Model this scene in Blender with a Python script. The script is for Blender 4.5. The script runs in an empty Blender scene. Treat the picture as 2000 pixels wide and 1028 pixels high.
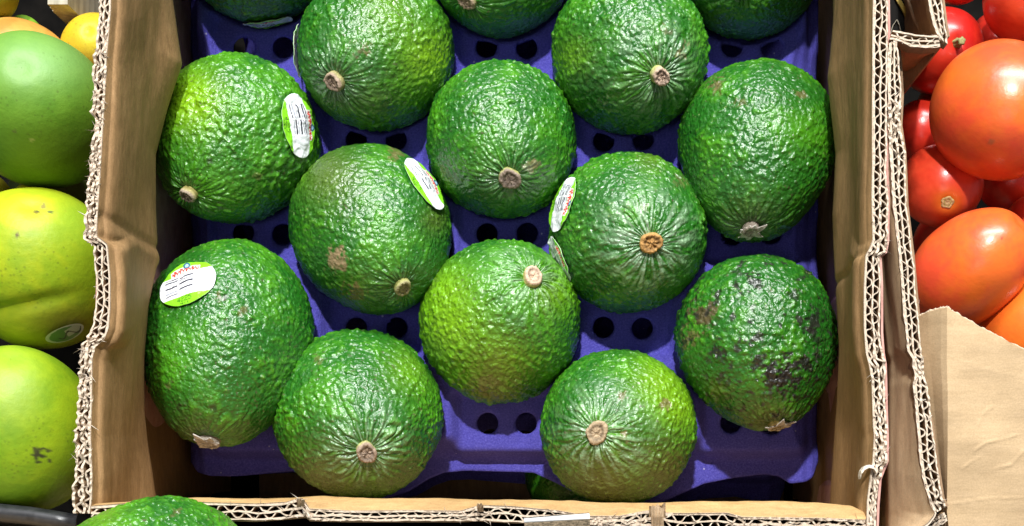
import bpy, math, random
import numpy as np
from mathutils import Vector, Matrix

# ------------------------------------------------------------------ camera, world, lights, exposure
F, PX, PY, H = 2400.0, 1140.0, 985.0, 0.6      # focal length and foot point in photo pixels, camera height (m)
scene = bpy.context.scene
COL = scene.collection
cam_data = bpy.data.cameras.new("camera")
cam_data.sensor_width = 36.0
cam_data.lens = 36.0 * F / 2000.0
cam_data.shift_x = (1000.0 - PX) / 2000.0
cam_data.shift_y = (PY - 514.0) / 2000.0
cam_data.clip_start = 0.01
cam_data.clip_end = 50
cam = bpy.data.objects.new("camera", cam_data)
cam.location = (0, 0, H)
COL.objects.link(cam)
scene.camera = cam

world = bpy.data.worlds.new("World")
scene.world = world
world.use_nodes = True
bg = world.node_tree.nodes["Background"]
bg.inputs[0].default_value = (0.93, 0.97, 1.0, 1)
bg.inputs[1].default_value = 0.16


def area_lamp(name, loc, target, sx, sy, power, color):
    ld = bpy.data.lights.new(name, 'AREA')
    ld.shape = 'RECTANGLE'
    ld.size, ld.size_y = sx, sy
    ld.energy = power
    ld.color = color
    o = bpy.data.objects.new(name, ld)
    o.location = loc
    d = Vector(target) - Vector(loc)
    o.rotation_euler = d.to_track_quat('-Z', 'Y').to_euler()
    COL.objects.link(o)
    return o


area_lamp("spot_lamp", (-0.06, 1.25, 2.1), (-0.03, 0.12, 0), 0.10, 0.06, 56, (1.0, 0.985, 0.95))
area_lamp("shop_strip_lamp", (0.30, 2.3, 1.9), (-0.03, 0.12, 0), 2.0, 0.30, 110, (0.97, 0.99, 1.0))
area_lamp("overhead_fill_lamp", (-0.5, -0.5, 2.6), (-0.03, 0.12, 0), 0.9, 0.9, 4, (0.98, 0.99, 1.0))  # added soft fill from overhead, not a fitting of the shop

scene.view_settings.view_transform = 'Standard'
scene.view_settings.look = 'None'
scene.view_settings.exposure = 0.20
scene.view_settings.gamma = 1.0
scene.render.engine = 'CYCLES'
scene.cycles.max_bounces = 7

RNG = np.random.RandomState(11)


# ------------------------------------------------------------------ helpers
def at(px, py, z):
    s = (H - z) / F
    return np.array([(px - PX) * s, -(py - PY) * s, z])


def proj(p):
    s = F / (H - p[..., 2])
    return np.stack([PX + p[..., 0] * s, PY - p[..., 1] * s], -1)


def smooth(a, b, x):
    t = np.clip((x - a) / (b - a), 0, 1)
    return t * t * (3 - 2 * t)


_perm = RNG.permutation(256)
_perm = np.concatenate([_perm, _perm, _perm]).astype(np.int64)
_gr = RNG.normal(size=(256, 3))
_gr /= np.linalg.norm(_gr, axis=1)[:, None]


def noise3(p, seed=0.0):
    """gradient noise, about -0.8 .. 0.8, of an (n,3) array"""
    p = np.asarray(p, float) + np.array([17.3, 5.1, 9.7]) * seed
    i = np.floor(p).astype(np.int64)
    f = p - i
    i &= 255
    u = f * f * f * (f * (f * 6 - 15) + 10)
    out = 0
    for dx in (0, 1):
        wx = u[..., 0] if dx else 1 - u[..., 0]
        for dy in (0, 1):
            wy = u[..., 1] if dy else 1 - u[..., 1]
            for dz in (0, 1):
                wz = u[..., 2] if dz else 1 - u[..., 2]
                h = _perm[_perm[_perm[i[..., 0] + dx] + i[..., 1] + dy] + i[..., 2] + dz]
                g = _gr[h]
                out = out + wx * wy * wz * (g[..., 0] * (f[..., 0] - dx) + g[..., 1] * (f[..., 1] - dy) + g[..., 2] * (f[..., 2] - dz))
    return out * 1.5


def make_mesh(name, verts, faces, mat, smooth_shade=True, attrs=None):
    """faces: an (n,4) or (n,3) int array, or a list of lists"""
    me = bpy.data.meshes.new(name)
    verts = np.asarray(verts, float)
    if isinstance(faces, np.ndarray):
        n, k = faces.shape
        me.vertices.add(len(verts))
        me.vertices.foreach_set("co", verts.ravel())
        me.loops.add(n * k)
        me.loops.foreach_set("vertex_index", faces.ravel().astype(np.int32))
        me.polygons.add(n)
        me.polygons.foreach_set("loop_start", np.arange(0, n * k, k, dtype=np.int32))
        me.update(calc_edges=True)
    else:
        me.from_pydata([tuple(v) for v in verts], [], faces)
        me.update()
    me.validate()
    me.polygons.foreach_set("use_smooth", np.full(len(me.polygons), smooth_shade))
    for an, arr in (attrs or {}).items():
        arr = np.asarray(arr, float)
        if arr.ndim == 1:
            a = me.attributes.new(an, 'FLOAT', 'POINT')
            a.data.foreach_set("value", arr)
        else:
            a = me.attributes.new(an, 'FLOAT_COLOR', 'POINT')
            a.data.foreach_set("color", np.concatenate([arr, np.ones((len(arr), 1))], 1).ravel())
    me.materials.append(mat)
    return me


def put(name, me, parent=None, loc=None):
    o = bpy.data.objects.new(name, me)
    COL.objects.link(o)
    if loc is not None:
        o.location = loc
    if parent is not None:
        o.parent = parent
    return o


def tag(o, label=None, cat=None, group=None, kind=None):
    if label: o["label"] = label
    if cat: o["category"] = cat
    if group: o["group"] = group
    if kind: o["kind"] = kind
    return o


def empty(name, loc=(0, 0, 0)):
    o = bpy.data.objects.new(name, None)
    o.location = loc
    o.empty_display_size = 0.02
    COL.objects.link(o)
    return o


def grid_faces(nu, nv, wrap_u=False):
    """vertex index = i*nv + j"""
    iu = np.arange(nu if wrap_u else nu - 1)
    jv = np.arange(nv - 1)
    I, J = np.meshgrid(iu, jv, indexing='ij')
    I2 = (I + 1) % nu
    return np.stack([I * nv + J, I2 * nv + J, I2 * nv + J + 1, I * nv + J + 1], -1).reshape(-1, 4)


class Bag:
    """collects loose pieces of geometry that become ONE mesh"""
    def __init__(s): s.v = []; s.f = []; s.n = 0; s.a = []
    def add(s, v, f, a=None):
        v = np.asarray(v, float)
        s.v.append(v); s.f += [[i + s.n for i in q] for q in (f.tolist() if isinstance(f, np.ndarray) else f)]
        s.n += len(v)
        s.a.append(np.zeros(len(v)) if a is None else np.asarray(a, float))
    def build(s, name, mat, parent=None, smooth_shade=False, attr=None):
        me = make_mesh(name, np.concatenate(s.v), s.f, mat, smooth_shade, {attr: np.concatenate(s.a)} if attr else None)
        return put(name, me, parent)


def box(x0, x1, y0, y1, z0, z1):
    v = [(x, y, z) for x in (x0, x1) for y in (y0, y1) for z in (z0, z1)]
    f = [[0, 1, 3, 2], [4, 6, 7, 5], [0, 4, 5, 1], [2, 3, 7, 6], [0, 2, 6, 4], [1, 5, 7, 3]]
    return v, f


# ------------------------------------------------------------------ materials
def new_mat(name):
    m = bpy.data.materials.new(name)
    m.use_nodes = True
    nt = m.node_tree
    return m, nt, nt.nodes["Principled BSDF"]


def node(nt, kind, **kw):
    n = nt.nodes.new(kind)
    for k, v in kw.items():
        if k.startswith('_'):
            setattr(n, k[1:], v)
        else:
            n.inputs[k.replace('~', ' ')].default_value = v
    return n


def ramp(nt, src, stops):
    r = nt.nodes.new('ShaderNodeValToRGB')
    e = r.color_ramp.elements
    while len(e) < len(stops): e.new(0.5)
    for i, (p, c) in enumerate(stops):
        e[i].position = p
        e[i].color = (*c, 1)
    nt.links.new(src, r.inputs[0])
    return r


def mix(nt, fac, a, b, mode='MIX'):
    m = nt.nodes.new('ShaderNodeMix')
    m.data_type = 'RGBA'; m.blend_type = mode
    for s, v in ((m.inputs[0], fac), (m.inputs[6], a), (m.inputs[7], b)):
        if hasattr(v, 'links'): nt.links.new(v, s)
        elif isinstance(v, (int, float)): s.default_value = v
        else: s.default_value = (*v, 1)
    return m.outputs[2]


def coords(nt, scale=(1, 1, 1)):
    tc = nt.nodes.new('ShaderNodeTexCoord')
    mp = nt.nodes.new('ShaderNodeMapping')
    mp.inputs['Scale'].default_value = scale
    nt.links.new(tc.outputs['Object'], mp.inputs[0])
    return mp.outputs[0]


def noise_node(nt, vec, scale, detail=3, rough=.55):
    n = nt.nodes.new('ShaderNodeTexNoise')
    n.inputs['Scale'].default_value = scale
    n.inputs['Detail'].default_value = detail
    n.inputs['Roughness'].default_value = rough
    nt.links.new(vec, n.inputs['Vector'])
    return n.outputs['Fac']


def bump(nt, bsdf, h, strength, dist, normal=None):
    b = nt.nodes.new('ShaderNodeBump')
    b.inputs['Strength'].default_value = strength
    b.inputs['Distance'].default_value = dist
    nt.links.new(h, b.inputs['Height'])
    if normal is not None: nt.links.new(normal, b.inputs['Normal'])
    nt.links.new(b.outputs[0], bsdf.inputs['Normal'])
    return b.outputs[0]


# avocado skin: albedo per vertex, fine pores and waxy gloss in nodes
M_SKIN, nt, b = new_mat("avocado_skin")
at_ = nt.nodes.new('ShaderNodeAttribute'); at_.attribute_name = "skin"
v = coords(nt)
n1 = noise_node(nt, v, 900, 3)
n2 = noise_node(nt, v, 420, 2)
c = mix(nt, 0.55, at_.outputs['Color'], ramp(nt, n1, [(0.3, (.55, .6, .5)), (0.7, (1.35, 1.3, 1.3))]).outputs[0], 'MULTIPLY')
vor = node(nt, 'ShaderNodeTexVoronoi', Scale=330.0, Randomness=1.0)
nt.links.new(v, vor.inputs['Vector'])
dots = ramp(nt, vor.outputs['Distance'], [(0.10, (1, 1, 1)), (0.2, (0, 0, 0))]).outputs[0]
c = mix(nt, mix(nt, 1.0, dots, ramp(nt, n2, [(0.5, (0, 0, 0)), (0.6, (.45, .45, .45))]).outputs[0], 'MULTIPLY'), c, (.28, .42, .10))
nt.links.new(c, b.inputs['Base Color'])
b.inputs['IOR'].default_value = 1.5
rr = ramp(nt, n2, [(0.3, (.25, .25, .25)), (0.7, (.44, .44, .44))])
nt.links.new(rr.outputs[0], b.inputs['Roughness'])
b.inputs['Specular IOR Level'].default_value = 0.8
n3 = noise_node(nt, v, 520, 3, .6)
vb = node(nt, 'ShaderNodeTexVoronoi', Scale=560.0, Randomness=1.0, _feature='SMOOTH_F1')
vb.inputs['Smoothness'].default_value = .6
wv = nt.nodes.new('ShaderNodeVectorMath'); wv.operation = 'MULTIPLY_ADD'
nw = nt.nodes.new('ShaderNodeTexNoise'); nw.inputs['Scale'].default_value = 260
nt.links.new(v, nw.inputs['Vector'])
nt.links.new(nw.outputs['Color'], wv.inputs[0]); wv.inputs[1].default_value = (.0028,) * 3; nt.links.new(v, wv.inputs[2])
nt.links.new(wv.outputs[0], vb.inputs['Vector'])
inv = nt.nodes.new('ShaderNodeMath'); inv.operation = 'SUBTRACT'; inv.inputs[0].default_value = 1
nt.links.new(vb.outputs['Distance'], inv.inputs[1])
nb1 = bump(nt, b, inv.outputs[0], 0.5, 0.0012)
bump(nt, b, n3, 0.45, 0.0012, nb1)

# smooth fruit (mango, tomato)
def fruit_mat(name, rough, bump_s, sss, dots_col, dot_scale, dot_amt, coat=0.0):
    m, nt, b = new_mat(name)
    a = nt.nodes.new('ShaderNodeAttribute'); a.attribute_name = "skin"
    v = coords(nt)
    n1 = noise_node(nt, v, 60, 5)
    c = mix(nt, 0.6, a.outputs['Color'], ramp(nt, n1, [(0.3, (.8, .85, .8)), (0.7, (1.15, 1.1, 1.1))]).outputs[0], 'MULTIPLY')
    if dot_amt > 0:
        vor = node(nt, 'ShaderNodeTexVoronoi', Scale=dot_scale, Randomness=1.0)
        nt.links.new(v, vor.inputs['Vector'])
        dd = ramp(nt, vor.outputs['Distance'], [(0.16, (1, 1, 1)), (0.30, (0, 0, 0))]).outputs[0]
        nn = noise_node(nt, v, 28, 2)
        dd = mix(nt, 1.0, dd, ramp(nt, nn, [(0.46, (0, 0, 0)), (0.62, (dot_amt,) * 3)]).outputs[0], 'MULTIPLY')
        c = mix(nt, dd, c, dots_col)
    nt.links.new(c, b.inputs['Base Color'])
    b.inputs['Roughness'].default_value = rough
    b.inputs['Specular IOR Level'].default_value = .35 if coat == 0 else .5
    b.inputs['Coat Weight'].default_value = coat
    b.inputs['Coat Roughness'].default_value = 0.2
    if sss:
        b.inputs['Subsurface Weight'].default_value = sss
        b.inputs['Subsurface Radius'].default_value = (1.0, .25, .1)
        b.inputs['Subsurface Scale'].default_value = 0.004
    bump(nt, b, noise_node(nt, v, 350, 3), bump_s, 0.0006)
    return m


M_MANGO = fruit_mat("mango_skin", 0.5, 0.35, 0, (.05, .05, .01), 420, .8, 0.0)
M_TOMATO = fruit_mat("tomato_skin", 0.33, 0.2, 0, (.9, .4, .2), 500, .0, 0.22)

# kraft board: brown face with fibres running along the wall; torn edges show pale fibre
def kraft(name, base, dark, light, along='Y', pale=(.60, .49, .38), rough=.72, streak=.4, relief=.35):
    m, nt, b = new_mat(name)
    sc = {'Y': (1, .2, .6), 'X': (.2, 1, .6), 'Z': (1, 1, .2)}[along]
    v = coords(nt, sc)
    v0 = coords(nt)
    n1 = noise_node(nt, v, 420, 5, .7)
    n2 = noise_node(nt, v0, 22, 4)
    n3 = noise_node(nt, v0, 1500, 2)
    c = ramp(nt, n1, [(0.28, dark), (0.5, base), (0.75, light)]).outputs[0]
    n4 = noise_node(nt, v, 900, 3, .7)
    c = mix(nt, streak, c, ramp(nt, n4, [(0.3, (.68, .66, .64)), (0.7, (1.22, 1.22, 1.22))]).outputs[0], 'MULTIPLY')
    c = mix(nt, 0.6, c, ramp(nt, n2, [(0.3, (.72, .70, .68)), (0.7, (1.12, 1.12, 1.12))]).outputs[0], 'MULTIPLY')
    c = mix(nt, 0.35, c, ramp(nt, n3, [(0.3, (.7, .7, .7)), (0.7, (1.2, 1.2, 1.2))]).outputs[0], 'MULTIPLY')
    a = nt.nodes.new('ShaderNodeAttribute'); a.attribute_name = "torn"
    pc = mix(nt, 0.5, pale, ramp(nt, n3, [(0.3, (.6, .55, .5)), (0.7, (1.2, 1.2, 1.2))]).outputs[0], 'MULTIPLY')
    c = mix(nt, a.outputs['Fac'], c, pc)
    nt.links.new(c, b.inputs['Base Color'])
    b.inputs['Roughness'].default_value = rough
    b.inputs['Specular IOR Level'].default_value = .3
    bump(nt, b, n1, relief, 0.0010)
    return m


M_KRAFT = kraft("kraft_board", (.335, .198, .088), (.285, .166, .070), (.385, .232, .108), 'Y', streak=.5)
M_KRAFT_X = kraft("kraft_board_cross", (.45, .28, .115), (.37, .22, .085), (.53, .34, .155), 'X')
M_KRAFT_LIGHT = kraft("light_kraft_board", (.60, .43, .25), (.565, .40, .228), (.64, .46, .275), 'X', streak=.15, relief=.12)
M_KRAFT_LIGHT_Y = kraft("light_kraft_board_lengthwise", (.56, .40, .235), (.50, .35, .20), (.60, .44, .27), 'Y', streak=.25, relief=.2)
M_DARKKRAFT = kraft("dull_kraft_board", (.30, .19, .11), (.22, .14, .08), (.36, .24, .14), 'Y')
M_PINKPRINT = kraft("pink_printed_board", (.55, .30, .25), (.45, .2, .17), (.62, .40, .34), 'Y')

M_PAPER, nt, b = new_mat("torn_paper_fibre")
v = coords(nt)
c = ramp(nt, noise_node(nt, v, 700, 4, .7), [(0.25, (.36, .27, .19)), (0.5, (.66, .57, .47)), (0.8, (.86, .81, .74))]).outputs[0]
nt.links.new(c, b.inputs['Base Color'])
b.inputs['Roughness'].default_value = .85
bump(nt, b, noise_node(nt, v, 2500, 2), .5, .0004)

M_FLUTE, nt, b = new_mat("fluting_paper")     # brown medium with a pale sheared edge
v = coords(nt)
a = nt.nodes.new('ShaderNodeAttribute'); a.attribute_name = "torn"
c1 = ramp(nt, noise_node(nt, v, 500, 3), [(0.3, (.20, .12, .07)), (0.7, (.32, .2, .12))]).outputs[0]
c2 = ramp(nt, noise_node(nt, v, 700, 4, .7), [(0.25, (.26, .18, .12)), (0.5, (.50, .41, .31)), (0.8, (.75, .68, .58))]).outputs[0]
nt.links.new(mix(nt, a.outputs['Fac'], c1, c2), b.inputs['Base Color'])
b.inputs['Roughness'].default_value = .85

# moulded pulp
M_PULP, nt, b = new_mat("violet_moulded_pulp")
v = coords(nt)
n1 = noise_node(nt, v, 1100, 3, .7)
n2 = noise_node(nt, v, 35, 4)
c = ramp(nt, n1, [(0.25, (.058, .054, .36)), (0.5, (.098, .090, .50)), (0.8, (.18, .17, .68))]).outputs[0]
c = mix(nt, 0.6, c, ramp(nt, n2, [(0.3, (.8, .76, .82)), (0.7, (1.15, 1.12, 1.1))]).outputs[0], 'MULTIPLY')
vor = node(nt, 'ShaderNodeTexVoronoi', Scale=95.0, Randomness=1.0)
nt.links.new(v, vor.inputs['Vector'])
fl = ramp(nt, vor.outputs['Distance'], [(0.035, (1, 1, 1)), (0.06, (0, 0, 0))]).outputs[0]
c = mix(nt, fl, c, (.45, .43, .75))
nt.links.new(c, b.inputs['Base Color'])
b.inputs['Roughness'].default_value = .9
b.inputs['Specular IOR Level'].default_value = .2
bump(nt, b, noise_node(nt, v, 1300, 4, .7), .8, .0007)

# dry stem wood
M_STEM, nt, b = new_mat("dry_stem")
a = nt.nodes.new('ShaderNodeAttribute'); a.attribute_name = "skin"
v = coords(nt)
nt.links.new(mix(nt, .7, a.outputs['Color'], ramp(nt, noise_node(nt, v, 900, 4, .7), [(0.3, (.45, .4, .38)), (0.7, (1.3, 1.3, 1.3))]).outputs[0], 'MULTIPLY'), b.inputs['Base Color'])
b.inputs['Roughness'].default_value = .75
bump(nt, b, noise_node(nt, v, 800, 3), .6, .0008)

# sticker print
M_STICKER, nt, b = new_mat("glossy_sticker_print")
a = nt.nodes.new('ShaderNodeAttribute'); a.attribute_name = "print"
nt.links.new(a.outputs['Color'], b.inputs['Base Color'])
b.inputs['Roughness'].default_value = .3

M_BLACK, nt, b = new_mat("black_plastic")
v = coords(nt)
c = ramp(nt, noise_node(nt, v, 300, 4), [(0.3, (.012, .013, .016)), (0.7, (.035, .036, .04))]).outputs[0]
nt.links.new(c, b.inputs['Base Color'])
b.inputs['Roughness'].default_value = .35

M_SHELF_SHADE, nt, b = new_mat("dark_shelf_and_gap_shade")  # near-black for the shelf, and as painted shade on crate and carton floors
v = coords(nt)
c = ramp(nt, noise_node(nt, v, 60, 4), [(0.3, (.004, .004, .004)), (0.7, (.010, .009, .008))]).outputs[0]
nt.links.new(c, b.inputs['Base Color'])
b.inputs['Roughness'].default_value = 1.0
b.inputs['Specular IOR Level'].default_value = 0

M_STEEL, nt, b = new_mat("brushed_steel")
v = coords(nt, (1, 1, 1))
c = ramp(nt, noise_node(nt, v, 700, 5, .7), [(0.35, (.10, .12, .14)), (0.62, (.55, .58, .62))]).outputs[0]
nt.links.new(c, b.inputs['Base Color'])
b.inputs['Metallic'].default_value = .9
b.inputs['Roughness'].default_value = .33

M_CLIP_GLINT, nt, b = new_mat("steel_painted_glint")  # pale colour stands in for the lamp reflection on the clip
b.inputs['Base Color'].default_value = (.78, .80, .82, 1)
b.inputs['Metallic'].default_value = .4
b.inputs['Roughness'].default_value = .35
M_PRINTBLACK, nt, b = new_mat("black_printed_board")
b.inputs['Base Color'].default_value = (.010, .009, .008, 1)
b.inputs['Roughness'].default_value = .8
b.inputs['Specular IOR Level'].default_value = .15
M_PRINTYELLOW, nt, b = new_mat("yellow_printed_stripe")
b.inputs['Base Color'].default_value = (.50, .36, .06, 1)
b.inputs['Roughness'].default_value = .5
M_PEG, nt, b = new_mat("grey_wood_peg")
v = coords(nt, (1, .2, 1))
c = ramp(nt, noise_node(nt, v, 300, 4), [(0.3, (.26, .23, .17)), (0.7, (.48, .44, .34))]).outputs[0]
nt.links.new(c, b.inputs['Base Color'])
b.inputs['Roughness'].default_value = .7


# ------------------------------------------------------------------ fitting fruit to their outlines
def rho(u, R, L, k):
    return 1 / np.sqrt((1 - u * u) / R ** 2 + u * u / L ** 2) * (1 - k * u * (1 - u * u) * 1.5)


def frame(d):
    a = np.array([0, 0, 1.]) if abs(d[2]) < .9 else np.array([0, 1., 0])
    x = np.cross(a, d); x /= np.linalg.norm(x)
    return np.stack([x, np.cross(d, x), d], 1)


_T, _P = np.meshgrid(np.linspace(0, np.pi, 41), np.linspace(0, 2 * np.pi, 72, endpoint=False))
_D0 = np.stack([np.sin(_T) * np.cos(_P), np.sin(_T) * np.sin(_P), np.cos(_T)], -1).reshape(-1, 3)


def unit(dx, dy):
    n = math.hypot(dx, dy)
    d = np.array([dx, dy, math.sqrt(max(1 - n * n, 0))])
    return d / np.linalg.norm(d)


def fit_fruit(t, k):
    x0, x1, y0, y1, sx, sy, z, r = t

    def res(q):
        cx, cy, R, L, dx, dy = q
        d = unit(dx, dy)
        C = np.array([cx, cy, z])
        p = proj(C + (_D0 * rho(_D0[:, 2], R, L, k)[:, None]) @ frame(d).T)
        s = proj(C + d * L)
        return np.array([p[:, 0].min() - x0, p[:, 0].max() - x1, p[:, 1].min() - y0, p[:, 1].max() - y1,
                         s[0] - sx, s[1] - sy, (L / R - r) * 150])
    s = F / (H - z)
    q = np.array([((x0 + x1) / 2 - PX) / s, -((y0 + y1) / 2 - PY) / s, (x1 - x0) / 2 / s, (x1 - x0) / 2 / s * r,
                  (sx - (x0 + x1) / 2) / ((x1 - x0) / 2) * .8, -(sy - (y0 + y1) / 2) / ((y1 - y0) / 2) * .8])
    h = np.array([1e-5] * 4 + [1e-3] * 2); Sc = np.array([1e3] * 4 + [30., 30.]); lam = 1.
    f = res(q)
    for _ in range(45):
        J = np.stack([(res(q + np.eye(6)[j] * h[j]) - f) / h[j] for j in range(6)], 1) / Sc
        st = -np.linalg.solve(J.T @ J + lam * np.eye(6) * .1, J.T @ f) / Sc
        f2 = res(q + st)
        if f2 @ f2 < f @ f: q, f, lam = q + st, f2, lam * .5
        else: lam *= 3
    return np.array([q[0], q[1], z]), q[2], q[3], unit(q[4], q[5])


# ------------------------------------------------------------------ avocados
KEGG = {5: .12, 8: .07, 6: .11, 1: .11}
# x0, x1, y0, y1, stem x, stem y, z of centre, length ratio
AVO = {
    1: (304, 622, 100, 440, 366, 380, .022, 1.10), 2: (580, 888, -62, 253, 652, 160, .018, 1.10),
    3: (832, 1123, 118, 427, 996, 350, .018, 1.08), 4: (1077, 1380, -60, 263, 1288, 148, .020, 1.08),
    5: (1328, 1634, 114, 478, 1466, 450, .022, 1.15), 6: (566, 876, 277, 618, 788, 562, .018, 1.12),
    7: (1073, 1380, 297, 610, 1272, 475, .021, 1.08), 8: (281, 610, 466, 880, 405, 862, .032, 1.30),
    9: (814, 1136, 473, 783, 1040, 540, .017, 1.08), 10: (1320, 1634, 498, 840, 1520, 833, .022, 1.12),
    11: (534, 862, 644, 976, 716, 884, .024, 1.08), 12: (1055, 1362, 684, 985, 1166, 845, .019, 1.08),
    13: (345, 650, -290, 50, 470, -60, .017, 1.10), 14: (835, 1130, -240, 68, 912, 3, .017, 1.08),
    15: (1312, 1615, -250, 76, 1450, -30, .014, 1.08), 16: (70, 500, 973, 1278, 90, 1160, .135, 1.38),
}
LAB = {
    1: "lime tinged avocado at the left wall, stem at its lower left, sticker on its right",
    2: "back row avocado left of centre with a yellowish right flank and stem at lower left",
    3: "middle avocado with a grey stem near its bottom, between the two back row avocados",
    4: "avocado in the back row right of centre with a protruding round beige stem",
    5: "tall oval avocado at the right wall with a torn pale stem at the bottom",
    6: "dull olive avocado with brown scars and a sticker at its upper right",
    7: "avocado with an orange brown stem in whitish bloom and two stickers at its left",
    8: "longest avocado, in the lower left corner, with a round sticker and ragged stem",
    9: "yellow green avocado at the centre with a pale stem at its upper right",
    10: "black blotched dark green avocado at the right wall, lowest on that side",
    11: "round front row avocado at the left, dark pores on top, stem at lower middle",
    12: "round front row avocado at the right with a brown stem at its middle left",
    13: "dark avocado at the top left, cut by the photo's top edge above two holes",
    14: "dark avocado cut by the top edge of the photo at the centre",
    15: "dark avocado cut by the top edge of the photo near the right wall",
    16: "single avocado lying in front of the carton at its left front corner",
}
# base albedo, second (yellower) albedo, mixing bias, relief scale
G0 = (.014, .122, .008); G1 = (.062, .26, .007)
TONE = {1: (.55, 1.05), 2: (.2, .95), 3: (.18, 1.0), 4: (.12, 1.1), 5: (.18, .8), 6: (.05, .68), 7: (.2, 1.0), 8: (.18, .75),
        9: (.55, 1.1), 10: (-.05, 1.0), 11: (.1, 1.1), 12: (.3, 1.0), 13: (-.1, .9), 14: (.1, .9), 15: (-.1, .8), 16: (.3, .8)}
YEL = (.24, .46, .005); OLIVE = (.10, .12, .015); SCAR = (.30, .21, .12); BLACK = (.013, .012, .012); BROWN = (.16, .11, .05)
BLOOM = (.34, .48, .33); GREY = (.33, .36, .24)
PATCH = {
    1: [(372, 195, 60, YEL, .75), (412, 312, 12, BLACK, .8), (505, 345, 8, BROWN, .7), (460, 400, 90, G1, .5)],
    2: [(842, 120, 60, YEL, .65), (708, 100, 16, BROWN, .8), (640, 190, 55, (.02, .07, .02), .5), (760, 20, 60, YEL, .3), (730, 215, 50, OLIVE, .3)],
    3: [(1040, 325, 14, SCAR, .6), (950, 400, 60, (.02, .10, .02), .6), (1030, 330, 10, GREY, .6)],
    4: [(1120, 110, 40, YEL, .3), (1300, 60, 10, BROWN, .6), (1330, 100, 14, SCAR, .5), (1185, 195, 9, GREY, .6)],
    5: [(1400, 165, 14, BROWN, .8), (1565, 185, 10, BROWN, .7), (1440, 200, 12, BROWN, .5), (1580, 260, 50, G1, .6), (1470, 430, 50, OLIVE, .3)],
    6: [(660, 509, 20, SCAR, 1.), (695, 570, 19, (.22, .13, .07), .9), (640, 340, 70, OLIVE, .55), (770, 300, 14, BROWN, .7), (850, 430, 30, OLIVE, .5), (700, 590, 60, OLIVE, .4)],
    7: [(1270, 310, 30, OLIVE, .4), (1255, 405, 10, GREY, .7), (1330, 350, 14, BROWN, .4), (1340, 560, 60, G1, .4)],
    8: [(430, 580, 10, BROWN, .6), (475, 605, 12, BROWN, .6), (440, 578, 8, BLACK, .6), (350, 795, 8, BLACK, .7), (415, 795, 8, BLACK, .6), (330, 755, 8, BROWN, .6), (370, 850, 50, OLIVE, .5), (340, 700, 60, G1, .5)],
    9: [(880, 640, 75, YEL, .6), (980, 705, 60, YEL, .5), (1080, 570, 45, YEL, .4), (870, 560, 50, YEL, .4), (960, 760, 60, OLIVE, .7), (948, 755, 20, BROWN, .4)],
    10: [(1525, 738, 42, BLACK, 1.), (1570, 712, 20, BLACK, .95), (1375, 612, 26, (.09, .065, .03), .95), (1402, 688, 18, BLACK, .95), (1475, 550, 15, BLACK, .9),
         (1588, 625, 20, BLACK, .9), (1592, 655, 16, BLACK, .8), (1580, 530, 12, BLACK, .8), (1400, 760, 22, OLIVE, .6), (1350, 660, 18, BROWN, .7), (1480, 712, 12, BLACK, .85),
         (1420, 745, 10, BLACK, .7), (1440, 535, 10, BLACK, .7), (1555, 575, 12, BLACK, .7), (1500, 820, 40, OLIVE, .7), (1560, 775, 14, BLACK, .8), (1470, 600, 9, BLACK, .6)],
    11: [(640, 945, 80, OLIVE, .7), (760, 930, 60, OLIVE, .4), (800, 720, 50, YEL, .3), (620, 700, 8, BROWN, .5)],
    12: [(1290, 745, 60, YEL, .55), (1330, 800, 45, YEL, .5), (1180, 950, 85, (.12, .12, .015), .75), (1300, 910, 60, OLIVE, .7), (1217, 775, 9, BROWN, .7), (1298, 790, 11, BROWN, .8), (1220, 855, 8, SCAR, .7)],
    13: [(500, 30, 60, BROWN, .25), (470, 40, 14, OLIVE, .5)], 14: [(1000, 30, 60, G1, .3)], 15: [(1400, 40, 40, OLIVE, .3)],
    16: [(345, 1000, 12, BROWN, .5), (200, 1010, 40, YEL, .3)],
}
BLOOMS = {2: (.35, 24), 3: (.35, 18), 4: (.5, 30), 7: (1.0, 30), 9: (.45, 24), 11: (.5, 24), 12: (.7, 28), 5: (.2, 20), 6: (.2, 14), 1: (.2, 10), 8: (.15, 14), 10: (.2, 14)}
TORN = {5, 8, 10}
FITS = {}


def avo_relief(th, ph, base_mm, k, amp):
    """radial relief in metres and the raw pebble height; base_mm: surface point in mm"""
    warp = np.stack([noise3(base_mm * .13, 31 + k), noise3(base_mm * .13, 47 + k), noise3(base_mm * .13, 59 + k)], -1)
    q = base_mm + warp * 2.6
    big = noise3(base_mm * .045, k)
    a = np.abs(noise3(q * .21, 3 + k)); b = np.abs(noise3(q * .38, 13 + k)); c = noise3(q * .60, 23 + k)
    dome = np.clip(noise3(base_mm * .40, 27 + k), 0, 1) ** .8
    peb = .75 * a + .70 * b + .18 * c + 1.15 * dome
    # ridges that run to the stem
    kk = 5.4
    rc = np.stack([np.cos(ph) * kk, np.sin(ph) * kk, th * 5.0], -1) + warp * .5
    r1 = np.abs(noise3(rc, 71 + k))
    r2 = noise3(np.stack([np.cos(ph) * 13, np.sin(ph) * 13, th * 8.0], -1), 83 + k)
    rid = 1.75 * r1 + .34 * r2
    w = smooth(.95, .28, th)
    far = 1 - smooth(0, .20, th) * 1.0
    h = peb * (1 - w) + rid * w
    flat = .72 + .5 * noise3(base_mm * .06, 91 + k)      # some zones smoother
    h = h * flat * (1 - far)
    return amp * (h - .3) * .00125 + big * .0009, h


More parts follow.
